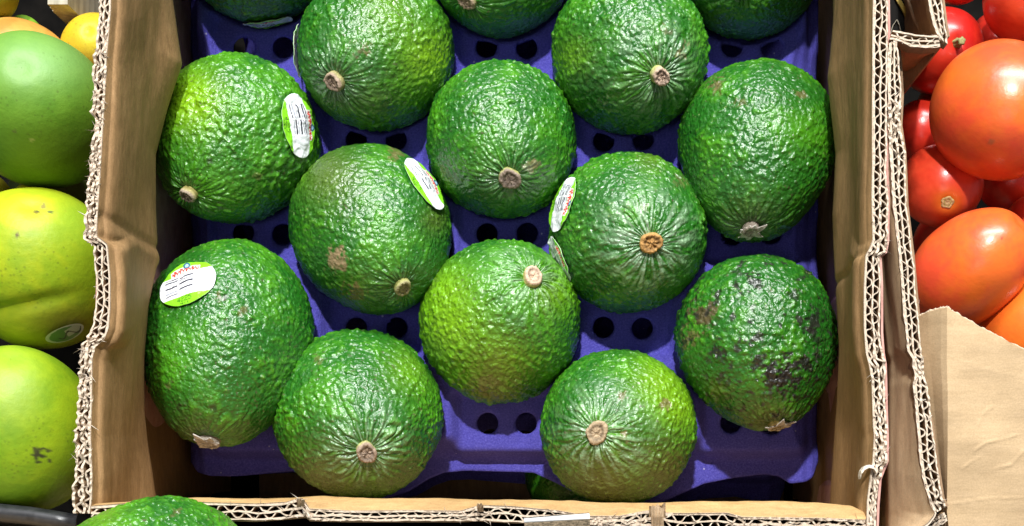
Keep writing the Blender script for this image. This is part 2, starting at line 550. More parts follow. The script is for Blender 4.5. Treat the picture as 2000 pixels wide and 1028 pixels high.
def build_avocado(k):
    C, R, L, d = fit_fruit(AVO[k], KEGG.get(k, .08))
    Rm = frame(d)
    FITS[k] = (C, R, L, d, Rm)
    nu, nv = (330, 216)
    ph1 = np.linspace(0, 2 * np.pi, nu, endpoint=False)
    th1 = np.linspace(0.004, np.pi - .004, nv)
    PH, TH = np.meshgrid(ph1, th1, indexing='ij')
    PH = PH.ravel(); TH = TH.ravel()
    D = np.stack([np.sin(TH) * np.cos(PH), np.sin(TH) * np.sin(PH), np.cos(TH)], -1)
    base = D * rho(D[:, 2], R, L, KEGG.get(k, .08))[:, None]
    bias, amp = TONE[k]
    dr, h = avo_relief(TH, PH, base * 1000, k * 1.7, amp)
    dimple = -.0022 * np.exp(-(TH / .16) ** 2)
    local = base + D * (dr + dimple)[:, None]
    wp = C + local @ Rm.T
    # albedo
    bm = base * 1000
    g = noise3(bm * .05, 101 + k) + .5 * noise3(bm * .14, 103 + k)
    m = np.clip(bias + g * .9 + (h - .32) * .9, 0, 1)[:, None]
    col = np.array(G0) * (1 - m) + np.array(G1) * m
    px = proj(wp)
    front = smooth(-.1, .25, (D @ Rm.T)[:, 2])
    wob = noise3(bm * .22, 7 + k) * .8 + noise3(bm * .6, 8 + k) * .9
    for (x, y, r, cc, s) in PATCH.get(k, []):
        dd = np.hypot(px[:, 0] - x, px[:, 1] - y) / r
        if cc in (YEL, G1, OLIVE) or r > 50:
            w = np.exp(-dd ** 2) * s
        else:
            w = smooth(1.15, .5, dd + wob * 1.1) * s
        w = (w * front)[:, None]
        col = col * (1 - w) + np.array(cc) * w
    # random corky pores
    sp = noise3(bm * .75, 201 + k)
    lo = noise3(bm * .06, 203 + k)
    w = (smooth(.52, .64, sp) * smooth(-.15, .35, lo + (.3 if k in (7, 8, 10, 11, 12) else 0)))[:, None] * .85
    col = col * (1 - w) + np.array((.085, .065, .04)) * w
    if k == 10:
        w = (smooth(.34, .50, noise3(bm * .20, 221) + .35 * noise3(bm * .7, 222)) * .9)[:, None]
        col = col * (1 - w) + np.array((.022, .020, .018)) * w
    pale = (smooth(.60, .72, noise3(bm * .9, 231 + k)) * .6)[:, None]
    col = col * (1 - pale) + np.array((.30, .40, .16)) * pale
    if k in BLOOMS:
        s, deg = BLOOMS[k]
        rr = noise3(np.stack([np.cos(PH) * 9, np.sin(PH) * 9, TH * 3], -1), 301 + k)
        w = (np.exp(-(TH / math.radians(deg)) ** 2) * s * np.clip(.55 + 1.8 * rr + 1.2 * (h - .4), 0, 1))[:, None]
        col = col * (1 - w) + np.array(BLOOM) * w
    root = empty("avocado", C - np.array([0, 0, R]))
    tag(root, LAB[k], "avocado", "avocados in the purple tray" if k != 16 else None)
    Wm = (local @ Rm.T) + np.array([0, 0, R])
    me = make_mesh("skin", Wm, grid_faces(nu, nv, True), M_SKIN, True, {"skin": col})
    put("skin", me, root)
    build_stem(k, root, R, L, d, Rm)
    return root


STEMCOL = {  # top colour, side colour, radius mm, height mm
    1: ((.38, .31, .23), (.42, .38, .12), 3.6, 3.2), 2: ((.40, .30, .22), (.34, .32, .12), 4.1, 3.4),
    3: ((.30, .23, .18), (.40, .42, .12), 4.8, 2.6), 4: ((.52, .38, .28), (.42, .48, .14), 4.0, 5.5),
    5: ((.42, .36, .30), (.3, .25, .2), 4.0, 2.6), 6: ((.36, .33, .16), (.34, .36, .10), 4.0, 2.6),
    7: ((.50, .27, .08), (.45, .28, .10), 4.8, 2.6), 8: ((.50, .45, .40), (.3, .25, .2), 4.6, 2.6),
    9: ((.66, .48, .34), (.62, .56, .16), 4.4, 3.4), 10: ((.45, .36, .16), (.42, .38, .12), 4.6, 2.2),
    11: ((.36, .27, .20), (.44, .46, .14), 4.6, 3.2), 12: ((.46, .35, .22), (.34, .30, .16), 5.0, 2.6),
}


def build_stem(k, root, R, L, d, Rm):
    top, side, r, hgt = STEMCOL.get(k, ((.4, .3, .2), (.35, .34, .12), 4.0, 3.0))
    r /= 1000; hgt /= 1000
    nu = 40
    prof = [(1.12, -1.6), (1.06, -.5), (1.0, .1), (1.02, .55), (.97, .85), (.82, 1.0), (.62, .93), (.55, .80), (.36, .86), (.2, .78), (.03, .8)]
    ph = np.linspace(0, 2 * np.pi, nu, endpoint=False)
    V, A = [], []
    for i, p_ in enumerate(ph):
        for j, (a, b_) in enumerate(prof):
            rr = a * (1 + .10 * math.sin(2 * p_ + k) + .025 * math.sin(5 * p_ + 2 * k) + .035 * math.sin(3 * p_ + k) + RNG.normal() * (.035 if j > 2 else 0))
            zz = b_ + (.09 * RNG.normal() if j > 3 else 0) + (.12 * math.sin(p_ + k) if j > 1 else 0)
            if k == 7 and 5 < j < 9: zz -= .35 * (math.sin(3 * p_ + .7) + math.sin(5 * p_ + 2)) ** 2 * .4
            V.append((rr * r * math.cos(p_), rr * r * math.sin(p_), L - .0016 + zz * hgt))
            t = min(max((j - 2.4) / 1.5, 0), 1)
            c = np.array(side) * (1 - t) + np.array(top) * t
            if j in (6, 7): c = c * .55
            A.append(c)
    V = np.array(V) @ Rm.T + np.array([0, 0, R])
    me = make_mesh("stem_button", V, grid_faces(nu, len(prof), True), M_STEM, True, {"skin": np.array(A)})
    st = put("stem_button", me, root)
    if k in TORN:      # dried ragged collar
        B = Bag()
        rs = np.random.RandomState(k)
        nf = 9
        for f in range(nf):
            a0 = f * 2 * math.pi / nf + rs.uniform(-.3, .3)
            ln = rs.uniform(1.2, 2.2) if rs.rand() < .5 else rs.uniform(.9, 1.3)
            wd = rs.uniform(.35, .6)
            pts = []
            for s_, hw in ((.5, wd), (1.0, wd * .9), (ln * .8, wd * .45), (ln, .06)):
                for sg in (-1, 1):
                    aa = a0 + sg * hw / max(s_, .6)
                    zc = L - .0010 + .0016 - .0009 * (s_ - 1) ** 2 + rs.uniform(-.0003, .0004)
                    pts.append((r * s_ * math.cos(aa), r * s_ * math.sin(aa), zc))
            top_ = np.array(pts); bot = top_ - np.array([0, 0, .0005])
            v_ = np.concatenate([top_, bot])
            fs = [[0, 1, 3, 2], [2, 3, 5, 4], [4, 5, 7, 6], [8, 10, 11, 9], [10, 12, 13, 11], [12, 14, 15, 13],
                  [0, 2, 10, 8], [2, 4, 12, 10], [4, 6, 14, 12], [1, 9, 11, 3], [3, 11, 13, 5], [5, 13, 15, 7], [6, 7, 15, 14]]
            B.add(v_ @ Rm.T + np.array([0, 0, R]), fs)
        o = B.build("dry_collar", M_COLLAR, st)


M_COLLAR, nt, b = new_mat("dry_collar_fibre")
v = coords(nt)
c = ramp(nt, noise_node(nt, v, 600, 4, .7), [(0.25, (.22, .18, .14)), (0.5, (.52, .47, .42)), (0.8, (.72, .68, .64))]).outputs[0]
nt.links.new(c, b.inputs['Base Color'])
b.inputs['Roughness'].default_value = .9

AVO_ROOT = {}
for k in AVO:
    AVO_ROOT[k] = build_avocado(k)

# ------------------------------------------------------------------ stickers: print rasterised into vertex colours
GLY = {
    '4': ["00010", "00110", "01010", "10010", "11111", "00010", "00010"],
    '2': ["01110", "10001", "00001", "00110", "01000", "10000", "11111"],
    '5': ["11111", "10000", "11110", "00001", "00001", "10001", "01110"],
    'P': ["11110", "10001", "10001", "11110", "10000", "10000", "10000"],
    'E': ["11111", "10000", "10000", "11110", "10000", "10000", "11111"],
    'R': ["11110", "10001", "10001", "11110", "10100", "10010", "10001"],
    'U': ["10001", "10001", "10001", "10001", "10001", "10001", "01110"],
}


def text_mask(u, v_, s, x0, y0, h, slant=0.0):
    """s written left to right from (x0, y0 = baseline), letter height h, in sticker units"""
    cw = h / 7.0
    out = np.zeros(u.shape, bool)
    for i, ch in enumerate(s):
        gx = (u - x0 - slant * (v_ - y0)) / cw - i * 6.0
        gy = 6.999 - (v_ - y0) / cw
        ix = np.floor(gx).astype(int); iy = np.floor(gy).astype(int)
        ok = (ix >= 0) & (ix < 5) & (iy >= 0) & (iy < 7)
        g = np.array([[c_ == '1' for c_ in row] for row in GLY[ch]])
        out |= ok & g[np.clip(iy, 0, 6), np.clip(ix, 0, 4)]
    return out


def sticker_print(u, v_):
    """u in -1.3..1.3, v in -1..1 (v up); returns albedo"""
    col = np.tile(np.array([.80, .82, .86]), (len(u), 1))
    green = (v_ > .52) | (v_ < -.56)
    col[green] = (.22, .62, .02)
    # bar code: two columns of horizontal bars
    bars = [(.40, .05), (.27, .06), (.15, .03), (.0, .07), (-.14, .03), (-.25, .06), (-.38, .04)]
    for j, (x0, x1, sh) in enumerate(((-.92, -.34, 0), (-.26, .34, .035))):
        for i, (yc, hw) in enumerate(bars):
            dark = (.06, .06, .08) if (i in (1, 3) or (i + j) % 3 == 0) else (.36, .38, .44)
            mk = (np.abs(v_ - yc - sh) < hw * .62) & (u > x0) & (u < x1)
            col[mk] = dark
    # red script band and round emblem in the upper green field
    t = (u + .62) / 1.15
    base = .60 + .10 * np.sin(np.clip(t, 0, 1) * math.pi)
    rim = (t > -.04) & (t < 1.04) & (np.abs(v_ - base) < .15)
    col[rim] = (.86, .76, .74)
    scr = rim & (t > 0) & (t < 1) & ((np.abs(v_ - base - .055 * np.sin(t * 52)) < .055) | ((np.abs(np.sin(t * 14)) > .93) & (np.abs(v_ - base) < .12)))
    col[scr] = (.75, .06, .04)
    e = np.hypot((u - .02) / .15, (v_ - .86) / .13)
    col[e < 1] = (.02, .10, .16)
    col[e < .55] = (.35, .55, .75)
    col[text_mask(u, v_, "4225", -.42, -.80, .20, .15)] = (.01, .05, .01)
    col[text_mask(u, v_, "PERU", -.28, -.96, .11, .0)] = (.01, .06, .01)
    return col


def add_sticker(k, px, py, udir, a=.0132, b=.0102, lift=.0004, dull=1.0, normal=None):
    C, R, L, d, Rm = FITS[k]
    root = AVO_ROOT[k]
    if normal is None:
        D = _Dfine @ Rm.T
        P = C + D * rho(_Dfine[:, 2], R, L, KEGG.get(k, .08))[:, None]
        dd = np.hypot(*(proj(P) - np.array([px, py])).T) + (D[:, 2] < 0) * 1e4
        n = D[dd.argmin()]
    else:
        n = np.array(normal, float)
    n = n / np.linalg.norm(n)
    u3 = np.array([udir[0], udir[1], 0.0]); u3 = u3 - n * (u3 @ n); u3 /= np.linalg.norm(u3)
    v3 = np.cross(n, u3)
    dl = Rm.T @ n
    r0 = rho(np.array([dl[2]]), R, L, KEGG.get(k, .08))[0]
    nr, na = 70, 200
    rr = np.linspace(0.01, 1, nr); aa = np.linspace(0, 2 * np.pi, na, endpoint=False)
    A_, R_ = np.meshgrid(aa, rr, indexing='ij')
    A_ = A_.ravel(); R_ = R_.ravel()
    x = R_ * np.cos(A_) * a; y = R_ * np.sin(A_) * b
    dirs = n * r0 + u3 * x[:, None] + v3 * y[:, None]
    dirs /= np.linalg.norm(dirs, axis=1)[:, None]
    loc = dirs @ Rm
    base = rho(loc[:, 2], R, L, KEGG.get(k, .08))
    wr = noise3(np.stack([x, y, x * 0], -1) * 130, k + 400) * .0007 + smooth(.8, 1.0, R_) * .0003 * (1 + noise3(np.stack([np.cos(A_) * 2, np.sin(A_) * 2, A_ * 0], -1), k + 410))
    bump_h = avo_relief(np.arccos(np.clip(loc[:, 2], -1, 1)), np.arctan2(loc[:, 1], loc[:, 0]), loc * base[:, None] * 1000, k * 1.7, TONE[k][1])[0]
    lev = base + lift + .00075 + wr + bump_h * .45
    top = dirs * lev[:, None] + np.array([0, 0, R])
    col = sticker_print(x / b, y / b) * dull
    f = grid_faces(na, nr, True)
    # underside, to give the paper its thickness
    rim_i = np.arange(na) * nr + nr - 1
    under = top - dirs * .00022
    V = np.concatenate([top, under[rim_i]])
    rimf = np.stack([rim_i, np.roll(rim_i, -1), len(top) + np.roll(np.arange(na), -1), len(top) + np.arange(na)], 1)
    me = make_mesh("sticker", V, np.concatenate([f, rimf]), M_STICKER, True,
                   {"print": np.concatenate([col, np.tile((.7, .72, .75), (na, 1))])})
    return put("sticker", me, root)


_T2, _P2 = np.meshgrid(np.linspace(0, np.pi, 181), np.linspace(0, 2 * np.pi, 360, endpoint=False))
_Dfine = np.stack([np.sin(_T2) * np.cos(_P2), np.sin(_T2) * np.sin(_P2), np.cos(_T2)], -1).reshape(-1, 3)
add_sticker(8, 364, 556, (1, .14), a=.0140, b=.0112)
add_sticker(1, 584, 248, (.52, -.85), a=.0145, b=.0105)
add_sticker(6, 831, 361, (.60, -.80), a=.0140, b=.0100)
add_sticker(7, 1099, 398, (-.36, -.93), a=.0135, b=.0105)
add_sticker(7, 1093, 508, (.36, -.93), a=.0115, b=.0085)
add_sticker(2, 590, 40, (.3, -.95), a=.0125, b=.009, normal=(-.985, .0, .08), lift=.0010)
add_sticker(13, 515, 46, (1, .1), a=.012, b=.009, normal=(.12, -.96, -.22), lift=.0008)


# ------------------------------------------------------------------ violet moulded tray
def build_tray(name, z0, dx, dy, cups, parent_label):
    step = .00135
    xl, xr = at(352, 900, 0)[0] , at(1608, 900, 0)[0]
    ytop = .305
    xs = np.arange(xl, xr + step, step)
    # outline of the near edge, photo pixels at z=0
    ex = np.array([340, 352, 372, 400, 450, 560, 610, 660, 700, 745, 790, 830, 862, 905, 1040, 1080, 1140, 1200, 1290, 1330, 1380, 1430, 1500, 1530, 1552, 1585, 1600, 1612])
    ey = np.array([870, 900, 922, 929, 929, 919, 940, 968, 978, 974, 960, 935, 922, 918, 922, 940, 972, 986, 984, 966, 944, 934, 925, 930, 944, 940, 928, 895])
    ys_edge = -(np.interp(xs, (ex - PX) / F * H, ey) - PY) / F * H
    nv = int((ytop - ys_edge.min()) / step)
    t = np.linspace(0, 1, nv)
    X = np.repeat(xs, nv)
    # keep the grid regular away from the edge: only the last 20 mm bend to the outline
    ymin = .012
    Yreg = ytop + (ymin - ytop) * t
    Y = np.concatenate([Yreg + (ye - ymin) * smooth(.035, 0, Yreg - ymin) for ye in ys_edge])
    pads = []
    hx, hy = [514, 990, 1468], [(-278, 0), (-95, 1), (92, 0), (274, 1), (457, 0), (640, 1), (826, 0)]
    for (py, odd) in hy:
        for px in (([735, 1217, 258, 1696] if odd else hx)):
            pads.append(at(px, py, 0)[:2])
    # pillow-shaped pads
    dist = np.full(X.shape, 9.)
    for (cx, cy) in pads:
        qx = np.maximum(np.abs(X - cx) - .021, 0); qy = np.maximum(np.abs(Y - cy) - .0115, 0)
        dist = np.minimum(dist, np.hypot(qx, qy))
    side = np.minimum(X - xl, xr - X)
    inner = smooth(.022, .034, Y) * smooth(.004, .012, side)
    level = -.012 + .0195 * inner + .0008 * noise3(np.stack([X * 60, Y * 60, X * 0], -1), 5)
    top = level * smooth(.0005, .0070, dist)
    # near row pads slope gently to the front before they drop
    bowl = np.full(X.shape, 9.)
    for (cx, cy, cz, r) in cups:
        d2 = (X - cx) ** 2 + (Y - cy) ** 2
        R2 = r + .0018
        zz = np.where(d2 < R2 * R2 * .96, cz - np.sqrt(np.maximum(R2 * R2 - d2, 0)), 9.)
        bowl = np.minimum(bowl, zz)
    kx = .0012
    hmix = np.clip(.5 + .5 * (bowl - top) / kx, 0, 1)
    Z = np.where(bowl > 1, top, bowl * (1 - hmix) + top * hmix - kx * hmix * (1 - hmix))
    Z = np.maximum(Z, -.024)
    # raised ledge at the left and right edges
    edge = np.minimum(X - xl, xr - X)
    Z = Z + .0022 * np.exp(-((edge - .009) / .0025) ** 2) - .004 * smooth(.004, .0, edge)
    Z += .00025 * noise3(np.stack([X * 250, Y * 250, X * 0], -1), 15)
    # snap vertices onto hole rims and drop what lies inside
    inside = np.zeros(X.shape, bool)
    hr = .0052
    for i, (cx, cy) in enumerate(pads):
        for sg in (-1, 1):
            hxx, hyy = cx + sg * .0097 + .0003 * math.sin(i * 3 + sg), cy + .0004 * math.cos(i * 5 + sg) - (.0006 * sg if False else 0)
            dd = np.hypot(X - hxx, Y - hyy)
            near = (dd > hr - step * .75) & (dd < hr + step * .62)
            X2 = hxx + (X - hxx) * hr / np.maximum(dd, 1e-6); Y2 = hyy + (Y - hyy) * hr / np.maximum(dd, 1e-6)
            X = np.where(near, X2, X); Y = np.where(near, Y2, Y)
            Z = Z - .0007 * np.where((dd < hr * 1.35), 1, 0) * smooth(hr * 1.35, hr, dd)
            inside |= (np.hypot(X - hxx, Y - hyy) <= hr * 1.01)
    f = grid_faces(len(xs), nv)
    keep = ~inside[f].all(1)
    f = f[keep][:, ::-1]
    me = make_mesh(name, np.stack([X, Y, Z], -1), f, M_PULP)
    o = put(name, me, None, (dx, dy, z0))
    md = o.modifiers.new("thickness", 'SOLIDIFY')
    md.thickness = .0016; md.offset = -1
    return o


cups = []
for k in range(1, 16):
    C, R, L, d, Rm = FITS[k]
    cups.append((C[0], C[1], C[2], R))
# rows beyond the frame keep the pattern going
for px, py in ((733, -190), (1228, -190), (250, -190), (1700, -190), (250, 115), (1700, 115), (240, 450), (1706, 450), (230, 810), (1706, 820)):
    p = at(px, py, .017)
    if -.24 < p[0] < .16: cups.append((p[0], p[1], .017, .0365))
tray = build_tray("fruit_tray", 0, 0, 0, cups, None)
tag(tray, "violet moulded pulp tray with round paired holes under the visible avocados", "tray")
lower = bpy.data.objects.new("fruit_tray", tray.data)
COL.objects.link(lower)
lower.location = (-.006, -.0060, -.072)
lower.rotation_euler = (0, 0, math.radians(-3.0))
m2 = lower.modifiers.new("thickness", 'SOLIDIFY'); m2.thickness = .0016; m2.offset = -1
tag(lower, "second dark violet tray lying deeper in the carton, seen below the front edge", "tray")

# the fruit of the lower layer that shows under the tray's front edge
def simple_avocado(x, y, z, R, label):
    d = unit(.3, -.5); Rm = frame(d)
    ph, th = np.meshgrid(np.linspace(0, 2 * np.pi, 72, endpoint=False), np.linspace(.004, np.pi - .004, 48), indexing='ij')
    ph = ph.ravel(); th = th.ravel()
    D = np.stack([np.sin(th) * np.cos(ph), np.sin(th) * np.sin(ph), np.cos(th)], -1)
    base = D * rho(D[:, 2], R, R * 1.08, .08)[:, None]
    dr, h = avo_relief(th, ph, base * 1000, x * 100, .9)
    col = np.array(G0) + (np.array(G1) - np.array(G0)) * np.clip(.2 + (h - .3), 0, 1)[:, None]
    root = empty("avocado", (x, y, z - R))
    tag(root, label, "avocado")
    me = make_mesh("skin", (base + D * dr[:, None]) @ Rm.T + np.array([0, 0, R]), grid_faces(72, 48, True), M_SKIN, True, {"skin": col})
    put("skin", me, root)
    build_stem(2, root, R, R * 1.08, d, Rm)


p = at(1150, 925, -.060)
simple_avocado(p[0], p[1], -.060, .033, "shadowed avocado of the lower layer, peeping out below the front edge of the tray")


# ------------------------------------------------------------------ corrugated board
def resample(st, step):
    """st: rows of (px, py, ...extra); densify along the path by arc length in pixels"""
    st = np.array(st, float)
    s = np.concatenate([[0], np.cumsum(np.hypot(np.diff((st[:, 0] + st[:, 2]) / 2), np.diff((st[:, 1] + st[:, 3]) / 2)))])
    n = max(int(s[-1] / step), 2)
    t = np.linspace(0, s[-1], n)
    return np.stack([np.interp(t, s, st[:, j]) for j in range(st.shape[1])], 1), t


def strip_solid(path, nrm, thick, ztop, zbot, edge_attr=1.0):
    """a sheet standing on edge along path (n,2), thickness along nrm; returns v,f,a (a=1 on the top edge)"""
    n = len(path)
    L_ = path - nrm * thick[:, None] / 2; R_ = path + nrm * thick[:, None] / 2
    zt2 = ztop - .0011
    ring = [(L_, zbot), (L_, zt2), (L_, ztop - .0002), (R_, ztop - .0002), (R_, zt2), (R_, zbot)]
    att = [0, .15, 1, 1, .15, 0]
    V = np.concatenate([np.concatenate([p, (np.full(n, z) if np.isscalar(z) else z)[:, None]], 1) for p, z in ring])
    A = np.concatenate([np.full(n, a * edge_attr) for a in att])
    f = []
    for r in range(5):
        a0 = r * n + np.arange(n - 1); b0 = (r + 1) * n + np.arange(n - 1)
        f.append(np.stack([a0, a0 + 1, b0 + 1, b0], 1))
    f = np.concatenate(f)
    caps = np.array([[0, n, 2 * n, 3 * n], [0, 3 * n, 4 * n, 5 * n]])
    return V, np.concatenate([f, caps, (caps + n - 1)[:, ::-1]]), A


def corrugated(st, z, seed, pitch=.0058, depth=.018, parent=None, mats=(M_KRAFT, M_KRAFT), messy=1.0, single=False, liner_t=.00056):
    """st rows: inner px, inner py, outer px, outer py, crush 0..1, sag mm. Builds liners and fluting of a double wall board
    around its rim; returns sub-parts"""
    rs = np.random.RandomState(seed)
    P, t = resample(st, 2.2)
    n = len(P)
    s = (H - z) / F
    a = np.stack([(P[:, 0] - PX) * s, -(P[:, 1] - PY) * s], 1)
    b = np.stack([(P[:, 2] - PX) * s, -(P[:, 3] - PY) * s], 1)
    crush = P[:, 4]; sag = P[:, 5] / 1000
    nr = (b - a); wid = np.linalg.norm(nr, axis=1); nr /= wid[:, None]
    arc = t * s
    q = np.stack([arc * 90, np.full(n, seed * 3.1), arc * 0], 1)
    q2 = np.stack([arc * 420, np.full(n, seed * 5.1), arc * 0], 1)
    wob = lambda sc, sd: noise3(q * sc, sd) * .0007 * messy + noise3(q2 * sc, sd + 5) * (.00018 + crush * .0010) * messy
    jag = lambda sd: noise3(q2 * 1.3, sd) * (.0004 + crush * .0016) + noise3(q * 1.0, sd + 1) * .0006
    ztop = lambda sd: z - sag + jag(sd)
    objs = []
    offs = [0, 1] if single else [0, .52, 1]
    lin = []
    for i, o in enumerate(offs):
        mid = .06 * np.sin(arc * 300) if i == 1 and not single else 0
        pth = a + nr * ((o + mid) * wid)[:, None] + nr * (wob(1.0, seed + i * 7))[:, None] * (1 if i else .5)
        lin.append(pth)
        th = np.full(n, liner_t) * (1 + .5 * np.clip(noise3(q2 * .7, seed + 30 + i), -.6, 1) + crush * .9)
        V, f, A = strip_solid(pth, nr, th, ztop(seed + i * 11), z - (.004 if i == 0 else depth))
        me = make_mesh("liner", V, f, mats[0 if i == 0 else 1], False, {"torn": A})
        o_ = put("liner", me, parent)
        objs.append(o_)
    for i in range(len(offs) - 1):
        phase = rs.uniform(0, 6) + 2.6 * noise3(q * .30, seed + 50 + i) + .5 * noise3(q2 * .3, seed + 52 + i)
        w = arc / pitch * 2 * np.pi * (1.0 if i == 0 else 1.06) + phase
        tri = np.sin(w) + .12 * np.sin(3 * w)
        gap = lin[i + 1] - lin[i]
        gw = np.linalg.norm(gap, axis=1)
        frac = .5 + .44 * tri * (1 - .35 * crush) + (noise3(q2 * .8, seed + 60 + i)) * (.16 + .6 * crush)
        pth = lin[i] + gap * np.clip(frac, .02, .98)[:, None]
        tan = np.gradient(pth, axis=0); tan /= np.linalg.norm(tan, axis=1)[:, None] + 1e-12
        nn = np.stack([-tan[:, 1], tan[:, 0]], 1)
        th = np.full(n, .00042) * (1 + .5 * noise3(q2, seed + 80 + i) + crush * .9)
        V, f, A = strip_solid(pth, nn, th, ztop(seed + 90 + i) - .0003, z - depth)
        me = make_mesh("flute", V, f, M_FLUTE, False, {"torn": A})
        objs.append(put("flute", me, parent))
    # torn fibres standing off the edge
    B = Bag()
    nf = int(n * (.10 + .5 * crush.mean()))
    for _ in range(nf):
        i = rs.randint(2, n - 2)
        if rs.rand() > .25 + crush[i] * 1.2: continue
        base = a[i] + (b[i] - a[i]) * (rs.choice([0, .5, 1]) + rs.normal() * .08)
        ln = rs.uniform(.0006, .0022) * (1 + crush[i]); an = rs.uniform(0, 6.28)
        tip = base + ln * np.array([math.cos(an), math.sin(an)])
        sd = np.array([-math.sin(an), math.cos(an)]) * rs.uniform(.00008, .0003)
        zc = z - sag[i]
        v_ = [(*(base - sd), zc - .0005), (*(base + sd), zc - .0005), (*(base), zc + .0003), (*tip, zc + rs.uniform(0, .0012))]
        B.add(v_, [[0, 1, 2], [0, 3, 1], [1, 3, 2], [2, 3, 0]], [1] * 4)
    if B.n:
        o_ = B.build("torn_fibres", M_PAPER, parent)
        o_["kind"] = "stuff"
    return objs


def wall_face(name, cols, mat, parent, ny=160, seed=0, thick=.0009, rim_attr=True, creases=()):
    """cols: list of profile curves, each a list of (px, py) control points and a z; the face is lofted through them.
    Built as a thin closed sheet."""
    rings = []
    for pts, z in cols:
        pts = np.array(pts, float)
        tt = np.linspace(0, 1, len(pts))
        s = np.concatenate([[0], np.cumsum(np.hypot(*np.diff(pts, axis=0).T))]); s /= s[-1]
        t = np.linspace(0, 1, ny)
        q = np.stack([np.interp(t, s, pts[:, 0]), np.interp(t, s, pts[:, 1])], 1)
        zz = z if not np.isscalar(z) else np.full(ny, z)
        rings.append(at_arr(q[:, 0], q[:, 1], np.interp(t, np.linspace(0, 1, len(zz)), zz)))
    rings = np.array(rings)          # (k, ny, 3)
    # smooth loft
    k = rings.shape[0]
    m = 12 * (k - 1) + 1
    tt = np.linspace(0, k - 1, m)
    i0 = np.clip(np.floor(tt).astype(int), 0, k - 2); fr = tt - i0
    G = lambda i: rings[np.clip(i, 0, k - 1)]
    p0, p1, p2, p3 = G(i0 - 1), G(i0), G(i0 + 1), G(i0 + 2)
    fr = fr[:, None, None]
    S = .5 * ((2 * p1) + (-p0 + p2) * fr + (2 * p0 - 5 * p1 + 4 * p2 - p3) * fr ** 2 + (-p0 + 3 * p1 - 3 * p2 + p3) * fr ** 3)
    du = np.gradient(S, axis=0); dv = np.gradient(S, axis=1)
    N = np.cross(du, dv); N /= np.linalg.norm(N, axis=2)[..., None] + 1e-12
    flat = S.reshape(-1, 3)
    dsp = noise3(flat * np.array([40, 14, 40]), seed) * .0010 + noise3(flat * np.array([160, 40, 160]), seed + 1) * .00028
    w = np.repeat(smooth(0, .12, tt / (k - 1)), ny)
    for (cy, amp, wd) in creases:
        dsp += amp * np.exp(-(((flat[:, 1] - cy) + .25 * (flat[:, 0] - flat[0, 0])) / wd) ** 2)
    S2 = flat + N.reshape(-1, 3) * (dsp * w)[:, None]
    back = S2 - N.reshape(-1, 3) * thick
    nV = len(S2)
    f = grid_faces(m, ny)
    fb = f[:, ::-1] + nV
    e0 = np.arange(ny - 1)
    rim = np.stack([e0, e0 + nV, e0 + 1 + nV, e0 + 1], 1)
    A = np.repeat(smooth(.018, .0, tt / (k - 1)), ny) if rim_attr else np.zeros(nV)
    me = make_mesh(name, np.concatenate([S2, back]), np.concatenate([f, fb, rim]), mat, True, {"torn": np.concatenate([A, A])})
    return put(name, me, parent)


def at_arr(px, py, z):
    s = (H - z) / F
    return np.stack([(px - PX) * s, -(py - PY) * s, z + 0 * px], -1)


ZR = .12


def sub_rim(a_, z, shift):
    """the pixel of a point under the rim, moved inwards by shift pixels"""
    k_ = (H - ZR) / (H - z)
    return (PX + (a_[0] - PX) * k_ + shift, PY + (a_[1] - PY) * k_)


carton = empty("avocado_carton", at(1000, 985, -.105))
tag(carton, "open brown corrugated cardboard carton holding the purple tray of avocados", "carton")


def rel(o, root):
    """keep world placement while parenting to an unrotated root"""
    o.parent = root
    o.location = Vector(o.location) - root.location
    return o


def world_loc(root):
    return root.location


# left wall -------------------------------------------------------
LEFT = [  # inner px, py, outer px, py, crush, sag(mm)
    (216, -420, 196, -420, .1, 0), (214, -60, 195, -60, .2, 0), (213, 20, 194, 20, .25, 0), (209, 70, 192, 70, .4, 0), (205, 110, 187, 110, .8, 0), (203, 160, 184, 160, .9, 0), (200, 215, 182, 215, .9, 0),
    (199, 228, 187, 228, 1, .5), (195, 300, 178, 300, .8, 0), (190, 380, 170, 380, .9, 0), (186, 440, 166, 440, .9, 0), (186, 464, 164, 466, 1, 0),
    (207, 480, 183, 480, .35, 1), (212, 540, 186, 540, .05, 1), (212, 600, 185, 600, .05, 1), (209, 640, 182, 640, .3, .5), (201, 660, 172, 660, .9, 0), (183, 676, 160, 676, 1, 0),
    (177, 700, 158, 700, .9, 0), (176, 790, 155, 790, .9, 0), (174, 850, 150, 850, 1, 0), (177, 930, 148, 930, .6, 0), (176, 975, 144, 975, .9, 0), (172, 1003, 146, 1003, 1, 1),
]
wl = wall_face("side_wall", [
    ([(a_[0], a_[1]) for a_ in LEFT], ZR - .0004), ([sub_rim(a_, .1165, 5) for a_ in LEFT], .1165), ([sub_rim(a_, .111, 15) for a_ in LEFT], .111),
    ([(300, -380), (298, 0), (290, 120), (280, 230), (268, 400), (268, 500), (266, 600), (258, 700), (248, 850), (250, 990)], .085),
    ([(332, -340), (334, 0), (352, 125), (325, 210), (300, 300), (299, 400), (305, 500), (284, 600), (276, 700), (275, 800), (280, 860), (298, 990)], .060),
    ([(322, -320), (324, 0), (330, 125), (304, 210), (284, 300), (280, 400), (280, 500), (268, 600), (264, 700), (266, 800), (276, 860), (300, 980)], .042),
    ([(330, -300), (330, 0), (318, 200), (310, 400), (308, 600), (308, 800), (318, 975)], .005),
    ([(450, -250), (450, 0), (450, 300), (450, 600), (450, 960)], -.10),
], M_KRAFT, None, seed=3, ny=260, creases=[(.1120, .0009, .0016), (.1065, -.0007, .0020)])
rel(wl, carton)
def under(objs, part):
    for o in objs:
        o.parent = part
        o.location = -(Vector(part.location) + (part.parent.location if part.parent else Vector()))
for_left = corrugated(LEFT, ZR, 7, messy=1.0)
